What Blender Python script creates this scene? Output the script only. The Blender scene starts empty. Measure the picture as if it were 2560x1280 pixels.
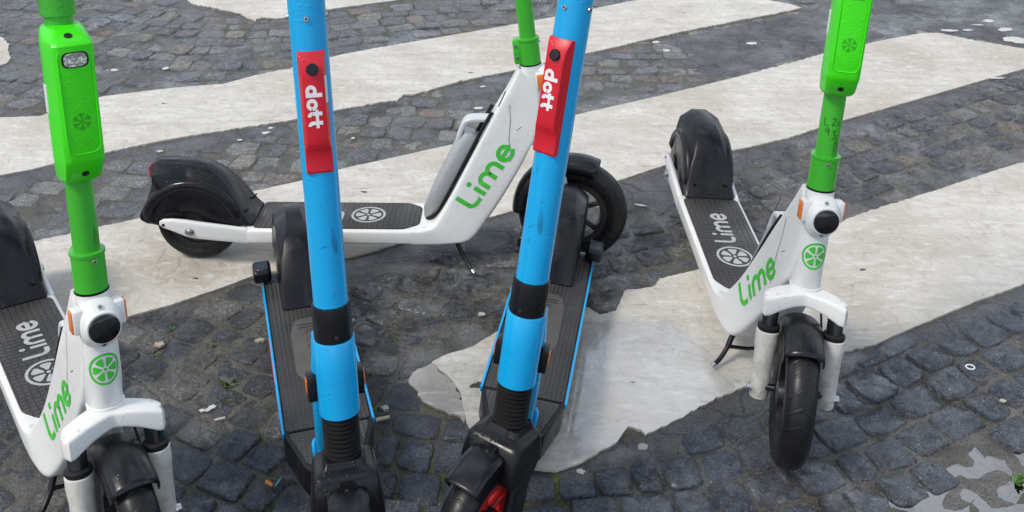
import bpy, bmesh, math, random
from mathutils import Vector, Matrix, noise
from mathutils.bvhtree import BVHTree
R = math.radians
random.seed(7)
scn = bpy.context.scene
C = scn.collection
# ---------------------------------------------------------------- camera
FPX, CYPX, PITCH, ROLL, CAMH = 2564.81, 202.25, 22.7241, 0.2017, 1.5167
cd = bpy.data.cameras.new('camera'); camera = bpy.data.objects.new('camera', cd); C.objects.link(camera)
cd.sensor_fit = 'HORIZONTAL'; cd.sensor_width = 36.0; cd.lens = 36.0 * FPX / 2560.0
cd.shift_y = -(640.0 - CYPX) / 2560.0
cd.clip_start = 0.02; cd.clip_end = 1000
camera.location = (0, 0, CAMH)
camera.rotation_euler = (Matrix.Rotation(R(90 - PITCH), 3, 'X') @ Matrix.Rotation(R(ROLL), 3, 'Z')).to_euler()
scn.camera = camera
# ---------------------------------------------------------------- world, sun, exposure
SUN_EL, SUN_AZ = 52.0, -122.0       # azimuth measured from +y (away from the camera) towards +x
w = bpy.data.worlds.new('World'); scn.world = w; w.use_nodes = True
nt = w.node_tree; nt.nodes.clear()
out = nt.nodes.new('ShaderNodeOutputWorld'); bg = nt.nodes.new('ShaderNodeBackground')
sky = nt.nodes.new('ShaderNodeTexSky'); sky.sky_type = 'NISHITA'; sky.sun_disc = False
sky.sun_elevation = R(SUN_EL); sky.sun_rotation = R(SUN_AZ); sky.dust_density = 0.4; sky.ozone_density = 2.5
tc = nt.nodes.new('ShaderNodeTexCoord')
mp = nt.nodes.new('ShaderNodeMapping'); mp.inputs['Scale'].default_value = (1, 1, 1.9); mp.inputs['Location'].default_value = (9, 9, 9)
nz = nt.nodes.new('ShaderNodeTexNoise'); nz.inputs['Scale'].default_value = 2.6; nz.inputs['Detail'].default_value = 6
rp = nt.nodes.new('ShaderNodeValToRGB'); rp.color_ramp.elements[0].position = 0.42; rp.color_ramp.elements[1].position = 0.60
rp.color_ramp.elements[0].color = (0.0, 0.0, 0.0, 1)
mx = nt.nodes.new('ShaderNodeMixRGB'); mx.inputs[2].default_value = (10.6, 11.2, 12.3, 1)
nt.links.new(tc.outputs['Generated'], mp.inputs[0]); nt.links.new(mp.outputs[0], nz.inputs['Vector'])
nt.links.new(nz.outputs['Fac'], rp.inputs[0]); nt.links.new(rp.outputs[0], mx.inputs[0])
nt.links.new(sky.outputs[0], mx.inputs[1]); nt.links.new(mx.outputs[0], bg.inputs[0])
bg.inputs[1].default_value = 0.075; nt.links.new(bg.outputs[0], out.inputs[0])
sd = bpy.data.lights.new('sun', 'SUN'); sd.energy = 1.5; sd.angle = R(14); sd.color = (1.0, 0.93, 0.82)
sun = bpy.data.objects.new('sun', sd); C.objects.link(sun)
sdir = Vector((math.sin(R(SUN_AZ)) * math.cos(R(SUN_EL)), math.cos(R(SUN_AZ)) * math.cos(R(SUN_EL)), math.sin(R(SUN_EL))))
sun.rotation_euler = (sdir).to_track_quat('Z', 'Y').to_euler()
vs = scn.view_settings; vs.view_transform = 'Standard'; vs.look = 'None'; vs.gamma = 1.0; vs.exposure = 0.70
vs.use_curve_mapping = False

# ---------------------------------------------------------------- materials
def mat(name, col=(.5, .5, .5), rough=.5, metal=0.0, coat=0.0, spec=.5, build=None):
    m = bpy.data.materials.new(name); m.use_nodes = True
    b = m.node_tree.nodes['Principled BSDF']
    b.inputs['Base Color'].default_value = (*col, 1); b.inputs['Roughness'].default_value = rough
    b.inputs['Metallic'].default_value = metal; b.inputs['Coat Weight'].default_value = coat
    b.inputs['Specular IOR Level'].default_value = spec
    if build: build(m.node_tree, b)
    return m
class G:
    """tiny helper round a node tree"""
    def __init__(s, t): s.t = t
    def n(s, k, **kw):
        d = s.t.nodes.new(k)
        for a, v in kw.items():
            if a in d.inputs: d.inputs[a].default_value = v
            else: setattr(d, a, v)
        return d
    def l(s, a, b): s.t.links.new(a, b)
    def pos(s): return s.n('ShaderNodeNewGeometry').outputs['Position']
    def obj(s): return s.n('ShaderNodeTexCoord').outputs['Object']
    def noise(s, vec, scale, detail=4, rough=.55, sc=None):
        if sc:
            m = s.n('ShaderNodeMapping'); m.inputs['Scale'].default_value = sc; s.l(vec, m.inputs[0]); vec = m.outputs[0]
        d = s.n('ShaderNodeTexNoise'); d.inputs['Scale'].default_value = scale; d.inputs['Detail'].default_value = detail
        d.inputs['Roughness'].default_value = rough; s.l(vec, d.inputs['Vector']); return d.outputs['Fac']
    def ramp(s, fac, a, b, ca=(0, 0, 0), cb=(1, 1, 1)):
        r = s.n('ShaderNodeValToRGB'); e = r.color_ramp.elements
        e[0].position = a; e[1].position = b; e[0].color = (*ca, 1); e[1].color = (*cb, 1)
        s.l(fac, r.inputs[0]); return r.outputs[0]
    def mix(s, fac, a, b, mode='MIX'):
        m = s.n('ShaderNodeMixRGB', blend_type=mode)
        for i, v in zip((0, 1, 2), (fac, a, b)):
            if hasattr(v, 'is_output'): s.l(v, m.inputs[i])
            elif isinstance(v, (int, float)): m.inputs[i].default_value = v if i == 0 else (v, v, v, 1)
            else: m.inputs[i].default_value = (*v, 1)
        return m.outputs[0]
    def math(s, op, a, b=0.0):
        m = s.n('ShaderNodeMath', operation=op)
        for i, v in zip((0, 1), (a, b)):
            if hasattr(v, 'is_output'): s.l(v, m.inputs[i])
            else: m.inputs[i].default_value = v
        return m.outputs[0]
    def bump(s, h, dist, strength=1.0, prev=None):
        b = s.n('ShaderNodeBump'); b.inputs['Distance'].default_value = dist; b.inputs['Strength'].default_value = strength
        s.l(h, b.inputs['Height'])
        if prev is not None: s.l(prev, b.inputs['Normal'])
        return b.outputs[0]
    def attr(s, name): return s.n('ShaderNodeAttribute', attribute_name=name).outputs['Color']

def paint_build(dirt=.35, dirtcol=(.12, .10, .08), scratch=True, low=None):
    """painted metal / plastic with faint grime, small scratches and rain drops"""
    def f(t, b):
        g = G(t); o = g.obj()
        base = tuple(b.inputs['Base Color'].default_value)[:3]
        n1 = g.noise(o, 9, 6, .65); n2 = g.noise(o, 60, 3)
        d = g.math('MULTIPLY', g.ramp(n1, .52, .78), g.ramp(n2, .35, .7))
        c = g.mix(g.math('MULTIPLY', d, dirt), base, dirtcol)
        if scratch:
            sc = g.noise(o, 34, 2, .5, (1, 1, .12)); sc2 = g.noise(o, 7, 2)
            k = g.math('MULTIPLY', g.ramp(sc, .70, .725), g.ramp(sc2, .5, .6))
            c = g.mix(g.math('MULTIPLY', k, .55), c, dirtcol)
        if low:
            z = g.n('ShaderNodeSeparateXYZ'); g.l(o, z.inputs[0])
            k = g.math('MULTIPLY', g.ramp(z.outputs[2], low[0], low[1], (1, 1, 1), (0, 0, 0)), g.ramp(g.noise(o, 30, 6, .7), .40, .62))
            c = g.mix(g.math('MULTIPLY', k, .75), c, (.15, .12, .085))
        g.l(c, b.inputs['Base Color'])
        r0 = b.inputs['Roughness'].default_value
        g.l(g.ramp(n1, .3, .8, (r0 * .8,) * 3, (min(1, r0 * 1.5),) * 3), b.inputs['Roughness'])
        v = g.n('ShaderNodeTexVoronoi'); v.inputs['Scale'].default_value = 130; g.l(o, v.inputs['Vector'])
        dr = g.math('MULTIPLY', g.ramp(v.outputs['Distance'], .16, .34, (1, 1, 1), (0, 0, 0)), g.ramp(g.noise(o, 14, 2), .52, .56))
        g.l(g.bump(dr, .0007, .6), b.inputs['Normal'])
    return f
def black_build(wet=.5, vary=(.35, .7)):
    def f(t, b):
        g = G(t); o = g.obj(); base = tuple(b.inputs['Base Color'].default_value)[:3]
        n1 = g.noise(o, 12, 6, .65); n2 = g.noise(o, 90, 3)
        dust = g.math('MULTIPLY', g.ramp(n1, .5, .75), g.ramp(n2, .3, .75))
        g.l(g.mix(g.math('MULTIPLY', dust, .16), base, (.07, .065, .06)), b.inputs['Base Color'])
        g.l(g.ramp(g.noise(o, 16, 4), .35, .65, (vary[0],) * 3, (vary[1],) * 3), b.inputs['Roughness'])
        v = g.n('ShaderNodeTexVoronoi'); v.inputs['Scale'].default_value = 150; g.l(o, v.inputs['Vector'])
        dr = g.math('MULTIPLY', g.ramp(v.outputs['Distance'], .14, .36, (1, 1, 1), (0, 0, 0)), g.ramp(g.noise(o, 18, 3), .55, .60))
        h = g.math('ADD', g.math('MULTIPLY', dr, wet), g.math('MULTIPLY', n2, .10))
        g.l(g.bump(h, .0012, .9), b.inputs['Normal'])
    return f
M = {}
M['white'] = mat('white_paint', (.77, .765, .735), .30, 0, .25, build=paint_build(.25, (.20, .17, .13), True, None))
M['whitelow'] = mat('white_fork_paint', (.64, .615, .56), .42, 0, .1, build=paint_build(.5, (.18, .15, .11), True, (.08, .34)))
M['green'] = mat('green_paint', (.045, .42, .020), .34, 0, .2, build=paint_build(.25, (.02, .08, .01), True))
M['greenbox'] = mat('green_plastic', (.050, .76, .002), .33, 0, .1, build=paint_build(.18, (.01, .12, .004), False))
M['print'] = mat('green_print', (.06, .52, .05), .45)
M['blue'] = mat('blue_paint', (.002, .37, .74), .28, 0, .3, build=paint_build(.22, (.01, .05, .12), True))
M['red'] = mat('red_plastic', (.62, .008, .022), .38, 0, .05, build=paint_build(.25, (.12, .004, .008), False))
M['redrim'] = mat('red_rim_paint', (.55, .02, .02), .35, build=paint_build(.5, (.05, .03, .02), False))
M['wtext'] = mat('white_print', (.80, .80, .80), .5)
M['black'] = mat('black_plastic', (.008, .008, .010), .4, 0, 0, .30, build=black_build(.9, (.16, .42)))
M['gloss'] = mat('gloss_black_plastic', (.006, .006, .008), .25, 0, .05, .38, build=black_build(.3, (.22, .42)))
M['rubber'] = mat('rubber', (.010, .010, .010), .65, 0, 0, .3, build=black_build(.15, (.45, .8)))
def tyre_build(t, b):
    g = G(t); o = g.n('ShaderNodeTexCoord').outputs['UV']
    w_ = g.n('ShaderNodeTexWave', wave_type='BANDS', bands_direction='X', wave_profile='SIN'); w_.inputs['Scale'].default_value = 7; w_.inputs['Distortion'].default_value = 0
    sp = g.n('ShaderNodeSeparateXYZ'); g.l(o, sp.inputs[0])
    zz = g.math('PINGPONG', g.math('MULTIPLY', sp.outputs[1], 1.0), .25)
    cx = g.n('ShaderNodeCombineXYZ'); g.l(g.math('ADD', g.math('MULTIPLY', sp.outputs[0], 1.0), g.math('MULTIPLY', zz, .10)), cx.inputs[0]); g.l(cx.outputs[0], w_.inputs['Vector'])
    h = g.ramp(w_.outputs['Fac'], .02, .10)
    n_ = g.noise(g.obj(), 70, 4)
    nb = g.bump(h, .0014, .45); g.l(g.bump(n_, .0010, .5, nb), b.inputs['Normal'])
    dust = g.ramp(g.noise(g.obj(), 9, 5, .7), .48, .74)
    g.l(g.mix(g.math('MULTIPLY', dust, .30), (.010, .010, .011), (.060, .052, .044)), b.inputs['Base Color'])
M['tyre'] = mat('tyre_rubber', (.015, .015, .016), .36, 0, 0, .3, build=tyre_build)
M['metal'] = mat('steel', (.55, .55, .55), .3, 1.0)
M['darkmetal'] = mat('dark_anodised', (.10, .11, .12), .22, .9)
M['hubmetal'] = mat('hub_dark_metal', (.03, .03, .032), .4, .4, build=black_build(.2, (.3, .55)))
M['silver'] = mat('silver_plastic', (.42, .43, .44), .4, .35, build=paint_build(.4, (.10, .09, .08), True))
M['handle'] = mat('handle_grey', (.60, .62, .64), .35, .1)
M['lens'] = mat('lens_black', (.004, .004, .005), .05, 0, .5)
M['lamp'] = mat('lamp_glass', (.50, .49, .45), .08, .6, build=lambda t, b: (lambda g: g.l(g.bump(g.noise(g.obj(), 120, 1), .004), b.inputs['Normal']))(G(t)))
M['amber'] = mat('amber_reflector', (.85, .20, .01), .18, 0, .4, build=lambda t, b: (lambda g: (lambda v: (v.inputs.__getitem__('Scale').__setattr__('default_value', 300), g.l(g.obj(), v.inputs['Vector']), g.l(g.bump(v.outputs['Distance'], .002), b.inputs['Normal'])))(g.n('ShaderNodeTexVoronoi')))(G(t)))
M['taillight'] = mat('tail_red', (.50, .01, .01), .2)
M['hole'] = mat('dark_hole', (.004, .004, .004), .7)
M['sticker'] = mat('sticker_white', (.72, .72, .72), .5, build=paint_build(.5, (.3, .3, .3), False))
M['ink'] = mat('marker_ink', (.006, .03, .012), .5)
M['scuffblue'] = mat('scuff_dark_blue', (.004, .12, .33), .6)
M['scratchink'] = mat('scratch_grey', (.05, .05, .05), .6)
def mat_build(kind):
    def f(t, b):
        g = G(t); o = g.obj()
        if kind == 'hex':
            v = g.n('ShaderNodeTexVoronoi', feature='DISTANCE_TO_EDGE'); v.inputs['Scale'].default_value = 75; v.inputs['Randomness'].default_value = .25
            g.l(o, v.inputs['Vector']); h = g.ramp(v.outputs['Distance'], .03, .14)
        else:
            s = g.n('ShaderNodeSeparateXYZ'); g.l(o, s.inputs[0])
            fx = g.math('PINGPONG', g.math('MULTIPLY', s.outputs[0], 115), .5); fy = g.math('PINGPONG', g.math('MULTIPLY', s.outputs[1], 105), .5)
            h = g.math('MULTIPLY', g.ramp(fx, .10, .28), g.ramp(fy, .08, .24))
        n1 = g.noise(o, 7, 5, .6)
        g.l(g.bump(h, .0016, 1.0), b.inputs['Normal'])
        c = g.mix(g.ramp(n1, .35, .7), (.038, .036, .034), (.065, .060, .055))
        g.l(g.mix(h, g.mix(1.0, c, (.55, .55, .55), 'MULTIPLY'), c), b.inputs['Base Color'])
        g.l(g.ramp(g.noise(o, 5, 3), .40, .62, (.22,) * 3, (.6,) * 3), b.inputs['Roughness'])
    return f
M['mat'] = mat('deck_rubber_mat', (.05, .05, .05), .5, build=mat_build('hex'))
M['dmat'] = mat('deck_ribbed_mat', (.05, .05, .05), .5, build=mat_build('rib'))
M['dmat2'] = mat('deck_worn_patch', (.085, .078, .068), .5, build=lambda t, b: (lambda g: g.l(g.mix(g.noise(g.obj(), 30, 5), (.05, .047, .043), (.11, .10, .088)), b.inputs['Base Color']))(G(t)))
M['matprint'] = mat('mat_print_silver', (.42, .42, .41), .5, build=paint_build(.6, (.09, .085, .08), False))

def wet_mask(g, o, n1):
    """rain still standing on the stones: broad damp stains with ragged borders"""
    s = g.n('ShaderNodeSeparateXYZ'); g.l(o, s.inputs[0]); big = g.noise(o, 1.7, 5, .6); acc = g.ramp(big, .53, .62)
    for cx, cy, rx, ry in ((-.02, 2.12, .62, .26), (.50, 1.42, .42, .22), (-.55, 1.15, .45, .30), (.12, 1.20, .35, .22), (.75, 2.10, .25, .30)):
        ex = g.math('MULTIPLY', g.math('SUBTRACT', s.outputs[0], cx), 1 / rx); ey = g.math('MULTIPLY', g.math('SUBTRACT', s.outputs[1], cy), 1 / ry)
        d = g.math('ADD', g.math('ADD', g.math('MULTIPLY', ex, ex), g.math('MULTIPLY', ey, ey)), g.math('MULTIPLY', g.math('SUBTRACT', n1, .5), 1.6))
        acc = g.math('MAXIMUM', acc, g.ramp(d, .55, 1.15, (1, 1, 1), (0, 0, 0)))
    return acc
def rain_film(g, b, o, wet):
    """thin film of water lying in patches over damp stone"""
    p = g.ramp(g.noise(o, 8, 5, .65), .44, .60)
    g.l(g.math('MULTIPLY', g.math('ADD', g.math('MULTIPLY', wet, .75), .25), p), b.inputs['Coat Weight'])
    b.inputs['Coat IOR'].default_value = 1.75; b.inputs['Coat Roughness'].default_value = .13
    g.l(g.bump(g.noise(o, 60, 4, .7), .006, .7), b.inputs['Coat Normal'])
def stone_build(t, b):
    g = G(t); o = g.pos(); tint = g.attr('tint')
    n1 = g.noise(o, 24, 6, .7); n2 = g.noise(o, 130, 5, .75); n3 = g.noise(o, 420, 2, .6); n4 = g.noise(o, 2.2, 3)
    # split faces: warped cells give ledges and pits
    wv = g.n('ShaderNodeVectorMath', operation='ADD'); wn = g.n('ShaderNodeTexNoise'); wn.inputs['Scale'].default_value = 45; wn.inputs['Detail'].default_value = 3
    ws = g.n('ShaderNodeVectorMath', operation='SCALE'); ws.inputs['Scale'].default_value = .03
    g.l(o, wn.inputs['Vector']); g.l(wn.outputs['Color'], ws.inputs[0]); g.l(o, wv.inputs[0]); g.l(ws.outputs[0], wv.inputs[1])
    vo = g.n('ShaderNodeTexVoronoi'); vo.inputs['Scale'].default_value = 62; g.l(wv.outputs[0], vo.inputs['Vector'])
    cell = g.n('ShaderNodeSeparateXYZ'); g.l(vo.outputs['Color'], cell.inputs[0])
    c = g.mix(g.ramp(n1, .3, .7), g.mix(1.0, tint, (.45, .46, .48), 'MULTIPLY'), g.mix(1.0, tint, (1.55, 1.54, 1.52), 'MULTIPLY'))
    c = g.mix(g.math('MULTIPLY', g.ramp(cell.outputs[1], .25, .75), .45), c, g.mix(1.0, c, (1.55, 1.55, 1.55), 'MULTIPLY'))
    ve = g.n('ShaderNodeTexVoronoi', feature='DISTANCE_TO_EDGE'); ve.inputs['Scale'].default_value = 34; g.l(wv.outputs[0], ve.inputs['Vector'])
    fis = g.math('MULTIPLY', g.ramp(ve.outputs['Distance'], .012, .045, (1, 1, 1), (0, 0, 0)), g.ramp(n1, .46, .56))
    c = g.mix(g.math('MULTIPLY', fis, .7), c, (.012, .012, .014))
    # light mineral flecks, stronger on the paler stones
    k = g.math('MULTIPLY', g.ramp(n2, .50, .72), g.ramp(tint, .10, .24))
    c = g.mix(g.math('MULTIPLY', k, .55), c, (.42, .41, .38))
    c = g.mix(g.math('MULTIPLY', g.ramp(n2, .44, .30), .32), c, (.02, .02, .022))
    gr2 = g.noise(o, 210, 3, .8); c = g.mix(1.0, c, g.ramp(gr2, .36, .64, (.45, .45, .46), (1.65, 1.65, 1.64)), 'MULTIPLY')  # glints and grit shading put into the colour as random grain
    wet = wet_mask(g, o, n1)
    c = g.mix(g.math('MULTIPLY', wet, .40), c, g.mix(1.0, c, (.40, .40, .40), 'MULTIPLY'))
    g.l(c, b.inputs['Base Color'])
    dry = g.ramp(g.math('ADD', g.math('MULTIPLY', n4, .7), g.math('MULTIPLY', n1, .3)), .42, .60, (.17,) * 3, (.42,) * 3)
    g.l(g.mix(wet, dry, .14), b.inputs['Roughness']); b.inputs['Specular IOR Level'].default_value = 1.0
    rain_film(g, b, o, wet)
    h = g.math('ADD', g.math('ADD', g.math('MULTIPLY', n1, 1.0), g.math('MULTIPLY', n2, .75)), g.math('SUBTRACT', g.math('MULTIPLY', cell.outputs[0], .26), g.math('MULTIPLY', fis, .16)))
    nb = g.bump(h, .030, 1.0); g.l(g.bump(n3, .0025, .5, nb), b.inputs['Normal'])
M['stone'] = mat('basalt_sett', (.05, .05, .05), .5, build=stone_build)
def bed_build(t, b):
    g = G(t); o = g.pos(); tc_ = g.n('ShaderNodeSeparateColor'); g.l(g.attr('tint'), tc_.inputs[0]); moss = tc_.outputs[0]; tar = tc_.outputs[1]
    n1 = g.noise(o, 14, 6, .7); n2 = g.noise(o, 150, 5, .8); n3 = g.noise(o, 40, 4, .7); n5 = g.noise(o, 3.1, 4)
    c = g.mix(tc_.outputs[2], g.mix(g.ramp(n1, .35, .65), (.055, .051, .046), (.140, .130, .118)), g.mix(g.ramp(n1, .35, .65), (.020, .018, .013), (.060, .053, .040)))
    c = g.mix(g.math('MULTIPLY', g.ramp(n2, .55, .75), .6), c, (.30, .28, .24))
    mz = g.math('MULTIPLY', g.ramp(n3, .46, .60), moss)
    c = g.mix(mz, c, g.mix(n2, (.045, .062, .010), (.14, .155, .030)))
    tn = g.mix(g.ramp(n1, .35, .68), (.052, .054, .060), (.115, .115, .117)); tn = g.mix(g.math('MULTIPLY', g.ramp(n2, .58, .75), .4), tn, (.22, .215, .205))
    tcr = g.n('ShaderNodeTexVoronoi', feature='DISTANCE_TO_EDGE'); tcr.inputs['Scale'].default_value = 9; g.l(g.mix(.06, o, g.n('ShaderNodeTexNoise').outputs['Color'], 'ADD'), tcr.inputs['Vector'])
    tn = g.mix(g.math('MULTIPLY', g.ramp(tcr.outputs['Distance'], .006, .03, (1, 1, 1), (0, 0, 0)), .8), tn, (.02, .02, .022))
    c = g.mix(g.ramp(g.math('ADD', tar, g.math('MULTIPLY', g.math('SUBTRACT', n1, .5), .5)), .35, .6), c, tn)
    c = g.mix(1.0, c, g.ramp(g.noise(o, 230, 3, .8), .36, .64, (.5, .5, .5), (1.55, 1.55, 1.55)), 'MULTIPLY')
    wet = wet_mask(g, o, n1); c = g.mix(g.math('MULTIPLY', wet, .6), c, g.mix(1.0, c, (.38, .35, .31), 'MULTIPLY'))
    # far away the setts themselves are only a pattern
    v = g.n('ShaderNodeTexVoronoi', feature='DISTANCE_TO_EDGE'); v.inputs['Scale'].default_value = 10; v.inputs['Randomness'].default_value = .5; g.l(o, v.inputs['Vector'])
    s = g.n('ShaderNodeSeparateXYZ'); g.l(o, s.inputs[0])
    ax_ = g.math('ABSOLUTE', s.outputs[0]); far = g.math('MAXIMUM', g.math('GREATER_THAN', ax_, 3.0), g.math('MAXIMUM', g.math('GREATER_THAN', s.outputs[1], 5.35), g.math('LESS_THAN', s.outputs[1], .65)))
    c = g.mix(g.math('MULTIPLY', far, g.ramp(v.outputs['Distance'], .03, .08)), c, (.13, .133, .14))
    g.l(c, b.inputs['Base Color'])
    g.l(g.mix(wet, g.ramp(n5, .40, .60, (.28,) * 3, (.75,) * 3), .16), b.inputs['Roughness'])
    rain_film(g, b, o, wet)
    h = g.math('ADD', g.math('MULTIPLY', n3, 1.0), g.math('MULTIPLY', n2, .45))
    g.l(g.bump(h, .010, .9), b.inputs['Normal'])
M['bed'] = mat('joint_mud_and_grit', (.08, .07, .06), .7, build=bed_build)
def stripe_build(base=(.68, .65, .59), old=(.52, .485, .425), wetc=True):
    def f(t, b):
        g = G(t); o = g.pos()
        sw = g.noise(o, 5, 7, .72, (1, 1.6, 1)); n2 = g.noise(o, 30, 6, .7); n3 = g.noise(o, 220, 3, .7)
        st = g.noise(o, 16, 5, .7, (.35, 1.7, 1))
        c = g.mix(g.ramp(sw, .34, .66), old, base)
        c = g.mix(g.math('MULTIPLY', g.ramp(st, .45, .66), .42), c, (.42, .375, .305))
        c = g.mix(g.math('MULTIPLY', g.ramp(g.noise(o, 1.6, 4, .6), .48, .62), .62), c, (.43, .38, .305))
        c = g.mix(g.math('MULTIPLY', g.ramp(n2, .54, .70), .42), c, (.31, .28, .24))
        c = g.mix(g.math('MULTIPLY', g.ramp(n3, .56, .72), .40), c, (.22, .20, .18))
        sk = g.noise(o, 60, 2, .5, (.22, 1.0, 1)); c = g.mix(g.math('MULTIPLY', g.ramp(sk, .64, .70), g.math('MULTIPLY', g.ramp(g.noise(o, 7, 2), .45, .6), .45)), c, (.22, .20, .17))
        lt = g.noise(o, 42, 4, .6, (.4, 1.1, 1)); c = g.mix(g.math('MULTIPLY', g.ramp(lt, .56, .68), .5), c, (.74, .735, .71))
        # chips and hairline cracks that show the dark ground
        chip = g.math('MULTIPLY', g.ramp(g.noise(o, 17, 3, .55, (.55, 1, 1)), .715, .73), 1.0)
        vo = g.n('ShaderNodeTexVoronoi', feature='DISTANCE_TO_EDGE'); vo.inputs['Scale'].default_value = 2.6
        ds = g.n('ShaderNodeVectorMath', operation='ADD'); nn = g.n('ShaderNodeTexNoise'); nn.inputs['Scale'].default_value = 6; nn.inputs['Detail'].default_value = 6
        g.l(o, nn.inputs['Vector']); g.l(o, ds.inputs[0])
        sc = g.n('ShaderNodeVectorMath', operation='SCALE'); sc.inputs['Scale'].default_value = .35; g.l(nn.outputs['Color'], sc.inputs[0]); g.l(sc.outputs[0], ds.inputs[1]); g.l(ds.outputs[0], vo.inputs['Vector'])
        crack = g.math('MULTIPLY', g.ramp(vo.outputs['Distance'], .0006, .0026, (1, 1, 1), (0, 0, 0)), g.ramp(g.noise(o, 3.3, 2), .50, .60))
        hole = g.math('MAXIMUM', chip, g.math('MULTIPLY', crack, .28))
        c = g.mix(hole, c, (.06, .055, .05))
        g.l(c, b.inputs['Base Color'])
        # standing film of rain in a shallow dip: only smoother, its colour comes from the sky
        s = g.n('ShaderNodeSeparateXYZ'); g.l(o, s.inputs[0])
        def dip(cx, cy, rx, ry, a=.62, e=1.0):
            ex = g.math('MULTIPLY', g.math('SUBTRACT', s.outputs[0], cx), 1 / rx); ey = g.math('MULTIPLY', g.math('SUBTRACT', s.outputs[1], cy), 1 / ry)
            d = g.math('ADD', g.math('MULTIPLY', ex, ex), g.math('MULTIPLY', ey, ey))
            return g.ramp(g.math('ADD', d, g.math('MULTIPLY', g.math('SUBTRACT', n2, .5), 1.3)), a, e, (1, 1, 1), (0, 0, 0))
        wet = g.math('MULTIPLY', dip(.285, 1.86, .24, .27), .95)
        r = g.ramp(sw, .35, .65, (.45,) * 3, (.8,) * 3)
        g.l(g.mix(wet, r, .09), b.inputs['Roughness'])
        g.l(wet, b.inputs['Coat Weight']); b.inputs['Coat IOR'].default_value = 2.5; b.inputs['Coat Roughness'].default_value = .10
        g.l(g.mix(g.math('MULTIPLY', wet, .14), c, (.20, .20, .20)), b.inputs['Base Color'])
        h = g.math('ADD', g.math('MULTIPLY', n2, .8), g.math('MULTIPLY', n3, .3))
        # the stones underneath still show through the film as a faint swell
        cv = g.n('ShaderNodeTexVoronoi', feature='DISTANCE_TO_EDGE'); cv.inputs['Scale'].default_value = 10.5; cv.inputs['Randomness'].default_value = .7
        g.l(ds.outputs[0], cv.inputs['Vector']); swell = g.ramp(cv.outputs['Distance'], .0, .22)
        bs = g.bump(swell, .006, .35, g.bump(h, .0055, .7))
        nb = g.bump(g.math('SUBTRACT', 1.0, hole), .003, .8, bs)
        g.l(g.bump(g.noise(o, 9, 3), .012, .30, nb), b.inputs['Normal'])
    return f
M['stripe'] = mat('crosswalk_paint', (.6, .58, .55), .6, build=stripe_build())
M['stripeold'] = mat('crosswalk_paint_worn', (.4, .38, .35), .6, build=stripe_build((.42, .40, .375), (.27, .255, .24)))
M['flake'] = mat('paint_flake', (.62, .60, .56), .6, build=lambda t, b: (lambda g: g.l(g.mix(g.noise(g.pos(), 60, 4), (.42, .40, .36), (.72, .70, .66)), b.inputs['Base Color']))(G(t)))
def tar_build(t, b):
    g = G(t); o = g.pos(); n1 = g.noise(o, 8, 6, .7); n2 = g.noise(o, 90, 5, .8); n4 = g.noise(o, 3, 3)
    c = g.mix(g.ramp(n1, .35, .68), (.050, .052, .058), (.125, .124, .124))
    c = g.mix(g.math('MULTIPLY', g.ramp(n2, .58, .75), .5), c, (.24, .235, .22))
    g.l(c, b.inputs['Base Color']); g.l(g.ramp(n4, .40, .60, (.26,) * 3, (.62,) * 3), b.inputs['Roughness'])
    nb = g.bump(g.math('ADD', g.math('MULTIPLY', n1, .8), g.math('MULTIPLY', n2, .3)), .012, .7); g.l(nb, b.inputs['Normal'])
M['tar'] = mat('old_bitumen', (.04, .04, .045), .4, build=tar_build)
def water_build(t, b):
    g = G(t); o = g.pos()
    tr = g.n('ShaderNodeBsdfTransparent'); tr.inputs[0].default_value = (.80, .76, .68, 1)
    gl = g.n('ShaderNodeBsdfGlossy'); gl.inputs['Roughness'].default_value = .015
    fr = g.n('ShaderNodeFresnel'); fr.inputs['IOR'].default_value = 3.2
    bp = g.bump(g.noise(o, 22, 2), .004, .25); g.l(bp, gl.inputs['Normal']); g.l(bp, fr.inputs['Normal'])
    mxs = g.n('ShaderNodeMixShader'); g.l(g.math('ADD', fr.outputs[0], .02), mxs.inputs[0]); g.l(tr.outputs[0], mxs.inputs[1]); g.l(gl.outputs[0], mxs.inputs[2])
    g.l(mxs.outputs[0], t.nodes['Material Output'].inputs['Surface'])
M['water'] = mat('rain_water', (.1, .1, .1), .02, build=water_build)
M['weed'] = mat('weed_green', (.06, .13, .02), .6); M['mossm'] = mat('moss_green', (.085, .12, .018), .8)
M['filter'] = mat('cigarette_filter_orange', (.62, .23, .05), .7); M['paper'] = mat('cigarette_paper', (.60, .50, .36), .7)
M['teal'] = mat('teal_plastic', (.10, .55, .48), .4); M['leaf'] = mat('dry_leaf', (.38, .33, .26), .7)
M['gum'] = mat('trodden_gum', (.40, .38, .35), .6); M['pebble'] = mat('white_pebble', (.45, .43, .41), .6)

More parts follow.
